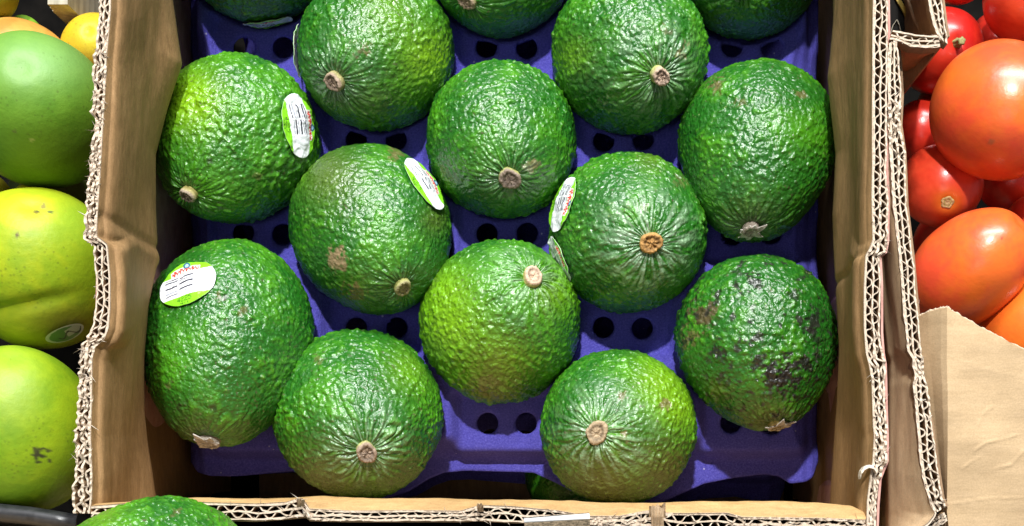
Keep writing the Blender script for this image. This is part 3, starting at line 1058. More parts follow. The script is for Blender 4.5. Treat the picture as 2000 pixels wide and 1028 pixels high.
# liner on the outer side goes all the way down
def outer_sheet(name, pts, z0, z1, mat, parent, shift=0, lean=0.0):
    pts = np.array(pts, float)
    P = at_arr(pts[:, 0], pts[:, 1], np.full(len(pts), z0))
    t = np.zeros_like(P[:, :2]); t[:] = np.gradient(P[:, :2], axis=0)
    t /= np.linalg.norm(t, axis=1)[:, None]
    nn = np.stack([-t[:, 1], t[:, 0]], 1)
    n = len(P)
    a_ = P[:, :2] + nn * shift
    V = []
    for off, z, ln in ((0, z1, lean), (0, z0, 0), (.0009, z0, 0), (.0009, z1, lean)):
        V.append(np.concatenate([a_ + nn * (off + ln), np.full((n, 1), z)], 1))
    V = np.concatenate(V)
    f = []
    for r in range(4):
        r2 = (r + 1) % 4
        i = np.arange(n - 1)
        f.append(np.stack([r * n + i, r * n + i + 1, r2 * n + i + 1, r2 * n + i], 1))
    f = np.concatenate(f + [np.array([[0, n, 2 * n, 3 * n]]), np.array([[n - 1, 4 * n - 1, 3 * n - 1, 2 * n - 1]])])
    A = np.zeros(4 * n)
    me = make_mesh(name, V, f, mat, False, {"torn": A})
    return put(name, me, parent)


ol = outer_sheet("outer_liner", [(a_[2] + 1.5, a_[3]) for a_ in LEFT], ZR - .012, -.10, M_PINKPRINT, None, lean=-.009)
under(for_left + [ol], wl)

# right wall ------------------------------------------------------
RIGHT = [
    (1709, -420, 1732, -420, .05, 0), (1709, 0, 1732, 0, .1, 0), (1708, 60, 1733, 60, .05, 0), (1707, 200, 1731, 200, .05, 0), (1707, 330, 1729, 330, .15, 0), (1706, 380, 1732, 380, .3, 0), (1708, 470, 1731, 470, .5, 0), (1701, 488, 1727, 492, 1, 0),
    (1694, 500, 1716, 500, .4, 1), (1691, 560, 1719, 560, .05, 1), (1691, 640, 1719, 650, .1, 1), (1695, 690, 1722, 690, .8, .5), (1701, 712, 1726, 712, .8, 0), (1706, 745, 1727, 745, .5, 0), (1709, 830, 1729, 830, .6, 0),
    (1711, 850, 1730, 850, 1, 0), (1708, 900, 1730, 900, 1, 0), (1703, 930, 1716, 935, .8, 1), (1697, 980, 1712, 985, .7, 1), (1696, 1040, 1710, 1040, .7, 1), (1696, 1060, 1710, 1060, .7, 1)]
wr_ = wall_face("side_wall", [
    ([(a_[0], a_[1]) for a_ in RIGHT[::-1]], ZR - .0004),
    ([sub_rim(a_, .1165, -4) for a_ in RIGHT[::-1]], .1165), ([sub_rim(a_, .110, -10) for a_ in RIGHT[::-1]], .110),
    ([(1665, 1030), (1667, 900), (1668, 780), (1662, 640), (1662, 500), (1668, 330), (1660, 120), (1668, -400)], .085),
    ([(1628, 1010), (1630, 930), (1638, 800), (1644, 680), (1636, 520), (1632, 420), (1640, 300), (1622, 150), (1634, 0), (1634, -360)], .058),
    ([(1628, 1000), (1632, 930), (1640, 800), (1644, 680), (1640, 520), (1640, 420), (1642, 300), (1634, 150), (1632, 0), (1630, -340)], .040),
    ([(1628, 990), (1634, 800), (1636, 500), (1634, 150), (1626, -320)], .005),
    ([(1552, 975), (1554, 600), (1554, 150), (1550, -250)], -.10),
], M_KRAFT, None, seed=9, ny=260, creases=[(.098, .0010, .0018)])
rel(wr_, carton)
orr = outer_sheet("outer_liner", [(a_[2] + 1.5, a_[3]) for a_ in RIGHT], ZR - .002, -.10, M_PINKPRINT, None, lean=.007)
under(corrugated(RIGHT, ZR, 21, messy=.7, pitch=.0060, depth=.02) + [orr], wr_)

# a curled strip of torn liner on the right rim
B = Bag()
cx = np.array([[1712, 926], [1706, 916], [1697, 914], [1688, 918], [1682, 926], [1680, 936]])
for i in range(len(cx) - 1):
    p, q = at(*cx[i], .1225), at(*cx[i + 1], .1225)
    w = .0012
    V = [p + (0, 0, .001), q + (0, 0, .001), q + (0, w, .0002), p + (0, w, .0002), p - (0, 0, .003), q - (0, 0, .003), q + (0, w, -.004), p + (0, w, -.004)]
    B.add(V, [[0, 1, 2, 3], [4, 7, 6, 5], [0, 4, 5, 1], [1, 5, 6, 2], [2, 6, 7, 3], [3, 7, 4, 0]], [1] * 8)
curl = B.build("torn_curl", M_PAPER, None)
under([curl], wr_)

# front wall ------------------------------------------------------
FRONT = [
    (178, 992, 178, 1012, .2, 0), (260, 986, 260, 1012, .3, 0), (390, 984, 392, 1010, .1, 0), (420, 985, 424, 1014, .05, 0), (500, 987, 500, 1015, .05, 0), (560, 984, 562, 1010, .4, 0), (588, 976, 596, 1006, 1, -1), (604, 996, 606, 1014, .6, 0),
    (680, 1000, 680, 1016, .1, 0), (800, 999, 800, 1016, .15, 0), (900, 1000, 900, 1016, .4, 0), (930, 992, 932, 1014, .9, -.5), (945, 990, 946, 1015, .4, 0), (1000, 992, 1000, 1018, .1, 0), (1090, 1000, 1090, 1020, .4, 0), (1150, 1010, 1150, 1024, .9, 0),
    (1210, 1010, 1210, 1026, .7, 0), (1265, 1000, 1268, 1026, .9, -1), (1300, 1004, 1305, 1032, .8, -1), (1330, 1005, 1330, 1034, .1, 0), (1420, 1004, 1420, 1034, .1, 0), (1450, 1012, 1450, 1036, .8, 0), (1600, 1014, 1600, 1038, .8, 0), (1690, 1018, 1692, 1040, .8, 0)]
wf = wall_face("front_wall", [
    ([(a_[0], a_[1]) for a_ in FRONT], ZR - .0004),
    ([(180, 986), (390, 976), (560, 977), (930, 979), (1200, 987), (1500, 985), (1600, 988), (1660, 993), (1690, 1006)], .1165),
    ([(185, 986), (390, 976.5), (560, 977.5), (930, 979.5), (1200, 987.5), (1500, 985.5), (1600, 988.5), (1660, 994), (1688, 1008)], .112),
    ([(200, 992), (390, 984), (560, 985), (930, 987), (1200, 993), (1500, 992), (1685, 1012)], .09),
    ([(240, 990), (390, 988), (930, 990), (1500, 996), (1670, 1008)], .02),
    ([(330, 988), (930, 992), (1600, 1000)], -.10),
], M_KRAFT_X, None, seed=15, ny=320, thick=.0008)
rel(wf, carton)
of_ = outer_sheet("outer_liner", [(a_[2], a_[3] + 1.5) for a_ in FRONT], ZR - .004, -.10, M_KRAFT_LIGHT, None, shift=-.0006)
under(corrugated(FRONT, ZR, 33, messy=.55, pitch=.0068, depth=.018, liner_t=.0006) + [of_], wf)
# torn tabs that stick out of the front rim
B = Bag()
rs = np.random.RandomState(4)
for (x0, x1, y0, y1, zz) in ((1268, 1300, 985, 1012, .1225), (1272, 1296, 990, 1030, .1240), (580, 594, 976, 990, .1230), (932, 944, 984, 1000, .1225)):
    n = 9
    xs_ = np.linspace(x0, x1, n)
    top_ = np.array([at(x, y0 + rs.uniform(-3, 4), zz + .0015 + rs.uniform(-.0007, .0007)) for x in xs_])
    mid_ = np.array([at(x, (y0 + y1) / 2, zz + rs.uniform(-.0005, .0012)) for x in xs_])
    bot_ = np.array([at(x + rs.uniform(-1, 1), y1, zz - .002) for x in xs_])
    U = np.concatenate([top_, mid_, bot_]); Lw = U - np.array([0, 0, .0007])
    f = []
    for r in range(2):
        for i in range(n - 1):
            q = [r * n + i, r * n + i + 1, (r + 1) * n + i + 1, (r + 1) * n + i]
            f += [q[::-1], [w + 3 * n for w in q]]
    for i in range(n - 1): f += [[i, i + 1, i + 1 + 3 * n, i + 3 * n]]
    B = Bag()
    B.add(np.concatenate([U, Lw]), f, [.45] * (6 * n))
    under([B.build("torn_tab", M_KRAFT_X, None, attr="torn")], wf)

# back wall and bottom ---------------------------------------------
xb0, xb1 = at(205, 0, ZR)[0], at(1720, 0, ZR)[0]
B = Bag(); B.add(*box(xb0 + .004, xb1 - .006, .300, .3055, -.10, .085)); bw = B.build("back_wall", M_KRAFT_X); rel(bw, carton)
B = Bag(); B.add(*box(xb0 + .002, xb1 - .002, -.008, .2995, -.106, -.1005)); bt = B.build("bottom_panel", M_DARKKRAFT); rel(bt, carton)

# ------------------------------------------------------------------ tomato carton on the right
tc = empty("tomato_carton", at(1850, 985, -.105))
tag(tc, "torn open cardboard carton with a pale creased front panel holding red tomatoes", "carton")
TL = [(1738, 84, 1752, 74, .3, 0), (1736, 130, 1757, 130, .05, 0), (1736, 185, 1760, 185, .1, 0), (1737, 205, 1759, 205, 1, 0), (1738, 245, 1757, 245, 1, 0), (1740, 300, 1765, 300, .3, 0), (1746, 400, 1769, 400, .1, 0), (1757, 500, 1781, 500, .05, 0),
      (1764, 580, 1788, 580, .05, 0), (1773, 686, 1799, 690, .1, 0), (1784, 700, 1801, 700, .7, 0), (1791, 735, 1806, 735, .7, .5), (1786, 748, 1810, 748, .4, 0), (1793, 840, 1820, 840, .1, 0), (1803, 930, 1833, 930, .1, 0), (1815, 975, 1840, 975, .7, 0), (1830, 1003, 1848, 990, .9, 1)]


def lean_rim(a_, z, t):
    x = 1733 + (a_[0] - 1733) * (1 - t)
    v_ = PX + (a_[0] - PX) * (H - ZR) / (H - z) - 5
    return (min(x, v_), a_[1] + 6 * t)


TLF = TL[:-1] + [(1826, 1004), (1812, 1022), (1792, 1034), (1765, 1056), (1745, 1075)]
tw = wall_face("side_wall", [
    ([(a_[0], a_[1]) for a_ in TLF], ZR - .0004),
    ([lean_rim(a_, .112, .30) for a_ in TLF], .112),
    ([lean_rim(a_, .100, .75) for a_ in TLF], .100),
    ([lean_rim(a_, .088, 1.0) for a_ in TLF], .088),
    ([(1722, 95), (1722, 400), (1722, 700), (1724, 1000), (1726, 1075)], .05),
    ([(1700, 95), (1700, 400), (1700, 700), (1700, 1000), (1700, 1075)], -.10),
], M_KRAFT_LIGHT_Y, None, seed=41, ny=200)
rel(tw, tc)
ti = outer_sheet("inner_liner", [(a_[2] + 1, a_[3]) for a_ in TL], ZR - .012, -.06, M_DARKKRAFT, None)
under(corrugated(TL, ZR, 55, messy=.8, pitch=.0062, depth=.009) + [ti], tw)
# notch: the rim turns right, then runs back
NT = [(1744, 60, 1738, 76, .2, 0), (1760, 64, 1752, 78, .1, 0), (1790, 70, 1780, 89, .1, 0), (1815, 71, 1808, 91, .1, 0), (1832, 72, 1836, 88, .7, 0)]
nf_ = wall_face("notch_flap", [
    ([(1738, 77), (1752, 79), (1780, 90), (1808, 92), (1836, 89)], ZR - .0004),
    ([(1740, 80), (1760, 88), (1780, 96), (1810, 98), (1832, 94)], .110),
    ([(1742, 100), (1765, 118), (1790, 118), (1812, 112), (1822, 108)], .075),
    ([(1744, 120), (1765, 150), (1785, 150), (1800, 140), (1812, 130)], .03),
    ([(1744, 130), (1765, 160), (1785, 160), (1800, 150), (1812, 140)], -.06)], M_KRAFT, None, seed=44, ny=40)
rel(nf_, tc)
under(corrugated(NT, ZR, 61, messy=.6, pitch=.0062, depth=.007), nf_)
NB = [(1812, -420, 1836, -420, .1, 0), (1813, -10, 1838, -10, .1, 0), (1818, 20, 1842, 20, .05, 0), (1824, 45, 1846, 50, .1, 0), (1832, 66, 1850, 72, .5, 0), (1838, 76, 1848, 84, .9, 0)]
bs_ = wall_face("side_wall", [
    ([(a_[0], a_[1]) for a_ in NB], ZR - .0004),
    ([(1806, -420), (1808, 0), (1816, 40), (1824, 68)], .110),
    ([(1778, -420), (1780, 0), (1790, 40), (1802, 66)], .075),
    ([(1762, -400), (1765, 0), (1783, 40), (1796, 62)], .060),
    ([(1735, -400), (1738, 0), (1750, 60), (1760, 72)], -.08)], M_DARKKRAFT, None, seed=47, ny=70)
rel(bs_, tc)
bo_ = outer_sheet("inner_liner", [(a_[2] + 1, a_[3]) for a_ in NB[:5]], ZR - .012, -.06, M_DARKKRAFT, None)
under(corrugated(NB, ZR, 67, messy=.7, pitch=.0062, depth=.006) + [bo_], bs_)

# black printed board with a yellow curve, deeper inside the notch
pb = empty("printed_board", at(1760, 30, .02))
tag(pb, "black printed board with a curved yellow stripe in the notch of the tomato carton", "board")
V = [at(1722, -60, .050), at(1800, -60, .050), at(1800, 78, .052), at(1722, 78, .052)]
V = np.array(V + [v_ - (0, 0, .002) for v_ in V]) - np.array(pb.location)
me = make_mesh("board_panel", V, [[3, 2, 1, 0], [4, 5, 6, 7], [0, 1, 5, 4], [1, 2, 6, 5], [2, 3, 7, 6], [3, 0, 4, 7]], M_PRINTBLACK, False)
put("board_panel", me, pb)
def stripe(name, ctr, w0, w1, mat):
    V = []; f = []
    for i, (x, y) in enumerate(ctr):
        w = w0 + (w1 - w0) * i / (len(ctr) - 1)
        V += [at(x - w, y, .0530) - np.array(pb.location), at(x + w, y, .0530) - np.array(pb.location)]
        if i: f.append([2 * i - 2, 2 * i, 2 * i + 1, 2 * i - 1])
    n = len(V); V += [v_ - np.array([0, 0, .0008]) for v_ in V]
    f2 = [[a + n for a in q[::-1]] for q in f]
    sd = []
    for i in range(len(ctr) - 1):
        sd += [[2 * i, 2 * i + n, 2 * i + 2 + n, 2 * i + 2], [2 * i + 1, 2 * i + 3, 2 * i + 3 + n, 2 * i + 1 + n]]
    me = make_mesh(name, V, f + f2 + sd, mat, False)
    put(name, me, pb)
stripe("yellow_stripe", [(1747, -20), (1755, 0), (1766, 18), (1775, 36), (1783, 54), (1788, 74)], 4.5, 5.0, M_PRINTYELLOW)
stripe("yellow_stripe", [(1737, 72), (1744, 50), (1752, 38), (1757, 50), (1761, 72)], .8, .8, M_PEG)

# pale creased front panel of the tomato carton
def front_panel():
    ctrl = {  # grid of control points: columns left..right, rows top..bottom: (px, py, z)
    }
    colx = [
        [(1793, 617, .112), (1797, 700, .110), (1806, 800, .106), (1822, 900, .102), (1840, 1000, .098), (1850, 1075, .095)],
        [(1812, 607, .117), (1816, 700, .114), (1825, 800, .110), (1836, 900, .106), (1845, 1000, .101), (1853, 1075, .097)],
        [(1838, 600, .122), (1838, 700, .119), (1841, 800, .115), (1845, 900, .110), (1848, 1000, .104), (1856, 1075, .100)],
        [(1850, 598, .124), (1850, 700, .121), (1851, 800, .117), (1851, 900, .112), (1850, 1000, .106), (1858, 1075, .102)],
        [(1862, 606, .123), (1864, 700, .121), (1864, 800, .117), (1863, 900, .112), (1860, 1000, .106), (1866, 1075, .102)],
        [(1920, 640, .121), (1920, 720, .119), (1920, 800, .115), (1920, 900, .110), (1920, 1000, .104), (1920, 1075, .100)],
        [(2000, 682, .119), (2000, 740, .117), (2000, 820, .113), (2000, 900, .109), (2000, 1000, .103), (2000, 1075, .099)],
        [(2110, 735, .116), (2110, 780, .114), (2110, 850, .110), (2110, 930, .106), (2110, 1010, .101), (2110, 1075, .098)]]
    K = np.array([[at(*p) for p in cc] for cc in colx])
    nu, nv = 150, 150
    ku = np.linspace(0, K.shape[0] - 1, nu); kv = np.linspace(0, K.shape[1] - 1, nv)
    iu = np.clip(np.floor(ku).astype(int), 0, K.shape[0] - 2); fu = (ku - iu)[:, None, None]
    T1 = K[iu] * (1 - fu) + K[iu + 1] * fu
    iv = np.clip(np.floor(kv).astype(int), 0, K.shape[1] - 2); fv = (kv - iv)[None, :, None]
    S = T1[:, iv] * (1 - fv) + T1[:, iv + 1] * fv
    fl = S.reshape(-1, 3)
    px = proj(fl)
    dz = noise3(fl * 45, 3) * .0009 + noise3(fl * np.array([30, 160, 30]), 5) * .00025
    for (pts, amp) in (([(1888, 685), (1892, 700)], .0003), ([(1910, 833), (1918, 810), (1938, 795), (1942, 770)], .0006), ([(1903, 880), (1925, 865), (1960, 858), (1985, 850)], .0007),
                       ([(1880, 915), (1900, 900), (1915, 893)], .0006), ([(1945, 915), (1975, 908), (2000, 880)], .0008), ([(1858, 985), (1920, 975), (2000, 972)], .0006)):
        pts = np.array(pts, float)
        dm = np.full(len(fl), 1e9)
        for a_, b_ in zip(pts[:-1], pts[1:]):
            ab = b_ - a_; tt = np.clip(((px - a_) @ ab) / (ab @ ab), 0, 1)
            dm = np.minimum(dm, np.hypot(*(px - (a_ + tt[:, None] * ab)).T))
        dz += .5 * amp * np.exp(-(dm / 1.7) ** 2) * (.4 + 1.2 * np.abs(noise3(fl * 180, 8)))
    jag = np.zeros((nu, nv)); jag[:, 0] = noise3(np.stack([np.arange(nu) * .35, np.zeros(nu), np.zeros(nu)], -1), 9) * .0008
    top = fl + np.stack([0 * dz, jag.ravel(), dz], -1)
    bot = top - np.array([0, 0, .0042])
    f = grid_faces(nu, nv)[:, ::-1]
    n = len(top)
    eu = np.arange(nu - 1) * nv; ev = np.arange(nv - 1)
    rim = np.concatenate([np.stack([eu, eu + nv, eu + nv + n, eu + n], 1), np.stack([ev + 1, ev, ev + n, ev + 1 + n], 1)])
    A = np.zeros((nu, nv)); A[:, 0] = .9
    me = make_mesh("front_panel", np.concatenate([top, bot]), np.concatenate([f, f[:, ::-1] + n, rim]), M_KRAFT_LIGHT, True,
                   {"torn": np.concatenate([A.ravel(), np.full(n, .7)])})
    o = put("front_panel", me)
    rel(o, tc)
    return o
fp = front_panel()
B = Bag(); B.add(*box(at(1700, 0, 0)[0] + .004, .34, .02, .29, -.106, -.1005)); o = B.build("bottom_panel", M_SHELF_SHADE); rel(o, tc)  # board coloured near-black to stand for shade between the tomatoes
CR = [(1792, 1030, 1800, 1046, .6, 0), (1815, 1022, 1822, 1038, .5, 0), (1846, 1004, 1850, 1014, .8, 0)]
under(corrugated(CR, .112, 71, messy=1, pitch=.006, depth=.010), fp)


# ------------------------------------------------------------------ smooth fruit
def smooth_fruit(name, label, cat, group, bbox, stem, z, ratio, mat, colf, egg=.04, lump=.0012, seed=0, nu=110, nv=80, extra=None):
    C, R, L, d = fit_fruit((*bbox, *stem, z, ratio), egg)
    Rm = frame(d)
    PH, TH = np.meshgrid(np.linspace(0, 2 * np.pi, nu, endpoint=False), np.linspace(.004, np.pi - .004, nv), indexing='ij')
    PH = PH.ravel(); TH = TH.ravel()
    D = np.stack([np.sin(TH) * np.cos(PH), np.sin(TH) * np.sin(PH), np.cos(TH)], -1)
    base = D * rho(D[:, 2], R, L, egg)[:, None]
    dr = noise3(base * 26, seed) * lump + noise3(base * 70, seed + 3) * lump * .2 - .0016 * np.exp(-(TH / .14) ** 2)
    px = proj(C + base @ Rm.T)
    if extra is not None: dr = dr + extra(px, TH, PH)
    local = base + D * dr[:, None]
    col = colf(px, base * 1000, TH, seed)
    root = empty(name, C - np.array([0, 0, R]))
    tag(root, label, cat, group)
    me = make_mesh("skin", local @ Rm.T + np.array([0, 0, R]), grid_faces(nu, nv, True), mat, True, {"skin": col})
    put("skin", me, root)
    return root, C, R, L, d, Rm


def lerp3(a, b_, w):
    w = np.clip(w, 0, 1)[:, None]
    return np.array(a) * (1 - w) + np.array(b_) * w


def blot(col, px, x, y, rx, ry, c, s, rough=0, bm=None):
    dd = np.hypot((px[:, 0] - x) / rx, (px[:, 1] - y) / ry)
    if rough:
        dd = dd + noise3(bm * .5, x) * rough
        w = smooth(1.1, .7, dd) * s
    else:
        w = np.exp(-dd ** 2) * s
    return col * (1 - w[:, None]) + np.array(c) * w[:, None]


def mango_col(a, b_, blots=()):
    def f(px, bm, TH, seed):
        n = noise3(bm * .03, seed + 1) + .5 * noise3(bm * .12, seed + 2) + .3 * noise3(bm * .4, seed + 5)
        col = lerp3(a, b_, .5 + n)
        for (x, y, rx, ry, c, s, ro) in blots:
            col = blot(col, px, x, y, rx, ry, c, s, ro, bm)
        return col
    return f


MG = "mangoes in the left crate"
groove = lambda px, TH, PH: -.0022 * np.exp(-((px[:, 1] - (600 - (px[:, 0] - 40) * .22)) / 16) ** 2) * smooth(190, 60, px[:, 0])
smooth_fruit("mango", "large smooth green mango, the uppermost big one at the left edge", "mango", MG,
             (-80, 225, 57, 372), (40, 130), .052, 1.08, M_MANGO, mango_col((.09, .23, .012), (.14, .30, .02), [(80, 120, 120, 55, (.22, .42, .16), .55, 0), (120, 310, 110, 70, (.09, .17, .006), .8, 0), (60, 300, 60, 60, (.16, .30, .01), .5, 0), (28, 258, 5, 4, (.1, .09, .03), .6, .5), (62, 275, 5, 4, (.4, .42, .1), .6, .5)]), seed=1, nu=160, nv=110)  # dark lower blot puts the shading of the underside into the skin colour
m2r = smooth_fruit("mango", "yellow green mango with a long furrow and dark scar, below the big green one", "mango", MG,
             (-100, 250, 375, 672), (60, 400), .045, 1.10, M_MANGO, mango_col((.24, .36, .008), (.42, .48, .010), [(60, 410, 60, 30, (.62, .60, .02), .7, 0), (70, 413, 7, 4, (.03, .02, .02), .9, .8), (84, 404, 5, 7, (.2, .13, .05), .8, .8), (98, 415, 5, 3, (.05, .04, .02), .9, .8), (34, 461, 5, 5, (.08, .04, .02), .9, .6), (130, 640, 90, 40, (.20, .17, .02), .8, 0), (50, 420, 60, 10, (.4, .3, .03), .3, .8), (150, 430, 50, 40, (.30, .50, .03), .6, 0)]), seed=2, extra=groove, nu=160, nv=110)
smooth_fruit("mango", "lime green mango with a black scar and small dark pores, in the lower left corner", "mango", MG,
             (-120, 190, 663, 1010), (20, 700), .050, 1.12, M_MANGO, mango_col((.15, .30, .006), (.28, .42, .008), [(78, 890, 13, 11, (.02, .015, .015), 1, 1.2), (72, 883, 6, 10, (.03, .02, .02), .9, .8), (95, 880, 6, 4, (.04, .03, .02), .9, .8), (150, 930, 60, 90, (.14, .22, .01), .6, 0), (20, 760, 60, 80, (.30, .42, .08), .45, 0), (98, 900, 3, 3, (.03, .02, .02), 1, .3)]), seed=3, nu=160, nv=110)
smooth_fruit("mango", "peach mango mostly hidden behind the big green one at the left edge", "mango", MG,
             (-80, 165, 40, 260), (20, 80), .020, 1.1, M_MANGO, mango_col((.50, .22, .04), (.62, .36, .07)), seed=4)
smooth_fruit("mango", "orange and yellow mango squeezed against the carton wall at upper left", "mango", MG,
             (122, 268, 18, 190), (170, 60), .012, 1.1, M_MANGO, mango_col((.60, .42, .02), (.52, .25, .03), [(190, 75, 50, 30, (.70, .60, .02), .8, 0)]), seed=5)
smooth_fruit("mango", "olive yellow mango in the top left corner, cut by the photo's edge", "mango", MG,
             (-130, 37, -110, 52), (-30, -20), .030, 1.1, M_MANGO, mango_col((.24, .23, .01), (.32, .30, .02)), seed=6)
smooth_fruit("mango", "small green tip of a mango in the dark gap at the upper left", "mango", MG,
             (14, 86, 26, 110), (40, 40), .006, 1.2, M_MANGO, mango_col((.16, .36, .02), (.20, .40, .03)), seed=7)
smooth_fruit("mango", "shaded yellow mango cut by the left edge between two large ones", "mango", MG,
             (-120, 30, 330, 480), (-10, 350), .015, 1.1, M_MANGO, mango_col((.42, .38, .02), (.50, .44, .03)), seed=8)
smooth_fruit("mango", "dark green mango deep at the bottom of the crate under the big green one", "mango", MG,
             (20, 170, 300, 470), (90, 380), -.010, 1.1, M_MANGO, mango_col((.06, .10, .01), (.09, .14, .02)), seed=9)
smooth_fruit("mango", "narrow bright yellow mango tip wedged between the two upper big mangoes", "mango", MG,
             (27, 112, 352, 470), (48, 362), .028, 1.25, M_MANGO, mango_col((.60, .56, .012), (.66, .62, .015)), seed=10, egg=.16)

# dull sticker on the second mango
Cm, Rm_, Lm, dm, RMm = m2r[1:]
n_ = unit((125 - 55) / 150, -(640 - 520) / 150 * .98)
def fruit_sticker(root, C, R, L, Rm, egg, px, py, a, b, udir, nz=None):
    D = _Dfine @ Rm.T
    P = C + D * rho(_Dfine[:, 2], R, L, egg)[:, None]
    dd = np.hypot(*(proj(P) - np.array([px, py])).T) + (D[:, 2] < .02) * 1e4
    n = D[dd.argmin()]
    u3 = np.array([*udir, 0.]); u3 -= n * (u3 @ n); u3 /= np.linalg.norm(u3); v3 = np.cross(n, u3)
    r0 = rho(np.array([(Rm.T @ n)[2]]), R, L, egg)[0]
    A_, R_ = np.meshgrid(np.linspace(0, 2 * np.pi, 90, endpoint=False), np.linspace(.02, 1, 24), indexing='ij')
    A_ = A_.ravel(); R_ = R_.ravel()
    x = R_ * np.cos(A_) * a; y = R_ * np.sin(A_) * b
    dirs = n * r0 + u3 * x[:, None] + v3 * y[:, None]; dirs /= np.linalg.norm(dirs, axis=1)[:, None]
    lev = rho((dirs @ Rm)[:, 2], R, L, egg) + .0011
    u, v_ = x / b, y / b
    col = np.tile(np.array([.10, .20, .07]), (len(u), 1))
    col[np.abs(np.hypot(u / 1.4, v_) - 1) < .12] = (.45, .45, .40)
    col[(u > .1) & (np.abs(v_ - .2 * u) < .45)] = (.4, .4, .36)
    col[(np.abs(v_ + .1 - .35 * np.sin(u * 5)) < .10) & (u > -.6)] = (.05, .05, .05)
    col[R_ > .9] = (.5, .5, .44)
    me = make_mesh("sticker", dirs * lev[:, None] + np.array([0, 0, R]), grid_faces(90, 24, True), M_STICKER, True, {"print": col})
    put("sticker", me, root)
fruit_sticker(m2r[0], Cm, Rm_, Lm, RMm, .04, 126, 650, .0085, .0055, (1, -.1))

# tomatoes
TG = "plum tomatoes in the right carton"
def tom(label, bbox, stem, z, ratio, a, b_, seed, blots=(), egg=.02):
    return smooth_fruit("tomato", label, "tomato", TG, bbox, stem, z, ratio, M_TOMATO, mango_col(a, b_, blots), egg=egg, lump=.0010, seed=seed, nu=120, nv=84)
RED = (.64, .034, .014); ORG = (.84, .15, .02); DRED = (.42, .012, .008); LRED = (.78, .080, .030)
t1 = tom("largest orange red tomato, upper right, with two bright highlights", (1820, 2092, 72, 359), (2050, 290), .062, 1.10, LRED, ORG, 21, [(1848, 306, 3, 2, (.15, .08, .04), 0, 0), (1935, 275, 9, 6, (.3, .12, .05), .6, .6), (1870, 150, 60, 60, (.82, .20, .02), .5, 0)])
tom("orange tomato lying across the carton just behind the pale front panel", (1776, 2014, 400, 646), (1998, 432), .058, 1.3, LRED, ORG, 22, [(1955, 466, 4, 3, (.15, .02, .01), .9, .5), (1963, 468, 3, 2, (.15, .02, .01), .9, .5)])
t3 = tom("red tomato at the carton wall with its round pale stem scar up", (1764, 1917, 275, 452), (1851, 396), .035, 1.1, RED, LRED, 23, [(1851, 396, 26, 24, (.75, .25, .02), .8, 0)])
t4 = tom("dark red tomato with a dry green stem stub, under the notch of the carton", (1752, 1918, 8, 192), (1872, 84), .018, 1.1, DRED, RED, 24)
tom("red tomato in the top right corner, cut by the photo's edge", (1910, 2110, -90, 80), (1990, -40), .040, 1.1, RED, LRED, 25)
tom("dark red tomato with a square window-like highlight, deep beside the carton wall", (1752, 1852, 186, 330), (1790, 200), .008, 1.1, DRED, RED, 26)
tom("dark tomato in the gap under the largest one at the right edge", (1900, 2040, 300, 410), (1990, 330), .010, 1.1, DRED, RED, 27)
tom("small piece of orange tomato at the right edge above the lying one", (1955, 2100, 378, 500), (2020, 420), .030, 1.1, RED, ORG, 28)
tom("bright orange tomato at the right edge behind the slanted panel top", (1905, 2120, 555, 760), (2050, 620), .050, 1.1, ORG, (.82, .20, .02), 29)
tom("red tomato cut by the top edge right of the carton rim", (1815, 1930, -120, 13), (1870, -40), .022, 1.1, RED, RED, 30)
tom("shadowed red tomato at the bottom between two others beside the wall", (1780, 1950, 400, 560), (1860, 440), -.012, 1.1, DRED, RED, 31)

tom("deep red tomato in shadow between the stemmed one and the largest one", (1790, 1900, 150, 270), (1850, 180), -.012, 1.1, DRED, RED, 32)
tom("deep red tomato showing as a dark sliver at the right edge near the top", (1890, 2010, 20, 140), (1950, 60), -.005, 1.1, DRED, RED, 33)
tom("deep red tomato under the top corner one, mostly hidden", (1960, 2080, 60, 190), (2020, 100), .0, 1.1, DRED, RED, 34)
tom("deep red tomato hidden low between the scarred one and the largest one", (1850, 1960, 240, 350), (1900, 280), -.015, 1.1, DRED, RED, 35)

M_SCAR = M_STEM
def scar(root, C, R, L, d, Rm, r, h, top, side, tall=False):
    prof = [(1.25, -.6), (1.1, .1), (.95, .5), (.75, .35), (.6, .15), (.4, .5), (.25, .2), (.02, .2)] if not tall else [(1.2, -1), (.9, .2), (.75, 1.5), (.7, 3.4), (.8, 4.6), (.5, 5.0), (.02, 4.8)]
    V, A = [], []
    nu = 30
    for i in range(nu):
        p_ = i * 2 * math.pi / nu
        for j, (a, z_) in enumerate(prof):
            rr = r * a * (1 + .12 * math.sin(5 * p_) + RNG.normal() * .03)
            V.append((rr * math.cos(p_), rr * math.sin(p_), L - .0010 + z_ * h))
            A.append(side if j in (0, 1, 4) else top)
    me = make_mesh("stem_scar" if not tall else "stem", np.array(V) @ Rm.T + np.array([0, 0, R]), grid_faces(nu, len(prof), True), M_SCAR, True, {"skin": np.array(A)})
    put("stem_scar" if not tall else "stem", me, root)
scar(*t3, .0026, .0009, (.62, .46, .22), (.40, .34, .08))
scar(*t4, .0022, .0011, (.30, .30, .12), (.25, .28, .10), tall=True)

# ------------------------------------------------------------------ small surroundings
shelf = empty("display_shelf", (0, .1, -.125))
B = Bag(); B.add(*box(-.75, .75, -.35, .75, -.135, -.107))
sh = B.build("display_shelf", M_SHELF_SHADE); tag(sh, kind="structure")
bpy.data.objects.remove(shelf)

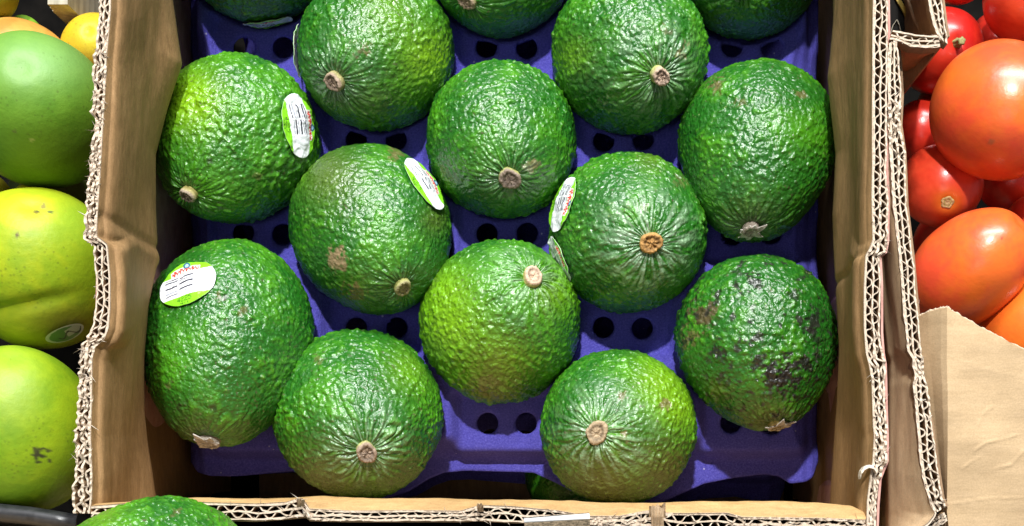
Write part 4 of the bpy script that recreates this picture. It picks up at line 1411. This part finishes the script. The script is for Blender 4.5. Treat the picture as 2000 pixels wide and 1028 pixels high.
# wooden peg between the mangoes
B = Bag()
for (x0, x1, y0, y1, z0, z1) in ((93, 132, -60, 10, .0, .030), (98, 125, 10, 17, .0, .026), (102, 122, 17, 23, .0, .020)):
    p0, p1 = at(x0, y1, z1), at(x1, y0, z1)
    B.add(*box(p0[0], p1[0], p0[1] + .0003, p1[1], -.105, z1))
pg = B.build("stepped_crate_post", M_PEG); tag(pg, "stepped greyish post end at the top left between two mangoes", "post")

# black crate rim in the lower left corner and the crate floor
rim = empty("mango_crate", at(60, 1010, -.105))
tag(rim, "black plastic crate with a shiny rim in the lower left corner under the mangoes", "crate")
pts = [(-220, 985), (0, 997), (60, 1003), (110, 1011), (150, 1018)]
V = []; prof = [(-3, .062), (-4, .068), (1, .0715), (8, .0715), (13, .068), (15, .060), (40, .040), (60, .035)]
for (x, y) in pts:
    for (o_, z_) in prof:
        V.append(at(x, y + o_, z_) - np.array(rim.location))
f = grid_faces(len(pts), len(prof))
me = make_mesh("crate_rim", np.array(V), f, M_BLACK, True)
o = put("crate_rim", me, rim)
md = o.modifiers.new("thickness", 'SOLIDIFY'); md.thickness = .002
B = Bag(); B.add(*box(-.36, at(196, 500, ZR)[0] - .012, -.03, .30, -.106, -.100)); o = B.build("crate_floor", M_SHELF_SHADE); o.parent = rim; o.location = -Vector(rim.location)  # floor coloured near-black to stand for the shaded gaps between mangoes

# carton top in front on which the single avocado lies
fb = empty("front_carton", (0, -.08, -.105))
tag(fb, "cardboard carton in front, a strip of it along the photo's bottom edge", "carton")
y_f = at(0, 1036, .10)[1]
B = Bag(); B.add(*box(-.30, .155, -.20, -.0135, -.106, .1035)); o = B.build("carton_body", M_KRAFT_LIGHT); o.parent = fb; o.location = -Vector(fb.location)

# steel price holder clip
cl = empty("steel_clip", at(1088, 1040, .1))
tag(cl, "bent sheet steel clip gripping the middle of the carton's front rim", "clip")
rows = [[(1023, 1011), (1151, 1001)], [(1023, 1013), (1151, 1003)], [(1024, 1019), (1152, 1013)], [(1024, 1021), (1152, 1015)], [(1026, 1060), (1154, 1058)]]
zs = [.1215, .1245, .1262, .1255, .112]
V = []
for (r, z_) in zip(rows, zs):
    for t in np.linspace(0, 1, 12):
        x = r[0][0] + (r[1][0] - r[0][0]) * t; y = r[0][1] + (r[1][1] - r[0][1]) * t
        V.append(at(x, y, z_) - np.array(cl.location))
me = make_mesh("clip_lip_highlight", np.array(V[12:36]) + np.array([0, 0, .0009]), grid_faces(2, 12), M_CLIP_GLINT, False)  # added strip, painted bright as the lamp's reflection along the top edge
o = put("clip_lip_highlight", me, cl)
md = o.modifiers.new("thickness", 'SOLIDIFY'); md.thickness = .0005
me = make_mesh("clip_plate", np.array(V), grid_faces(len(rows), 12), M_STEEL, False)
o = put("clip_plate", me, cl)
md = o.modifiers.new("thickness", 'SOLIDIFY'); md.thickness = .0008
# its lower leg goes down the front of the rim
B = Bag()
p0, p1 = at(1030, 1058, .112), at(1150, 1058, .112)
B.add(*box(p0[0], p1[0], p0[1] - .001, p0[1] + .0005, .1036, .1125))
o = B.build("clip_leg", M_STEEL); o.parent = cl; o.location = -Vector(cl.location)
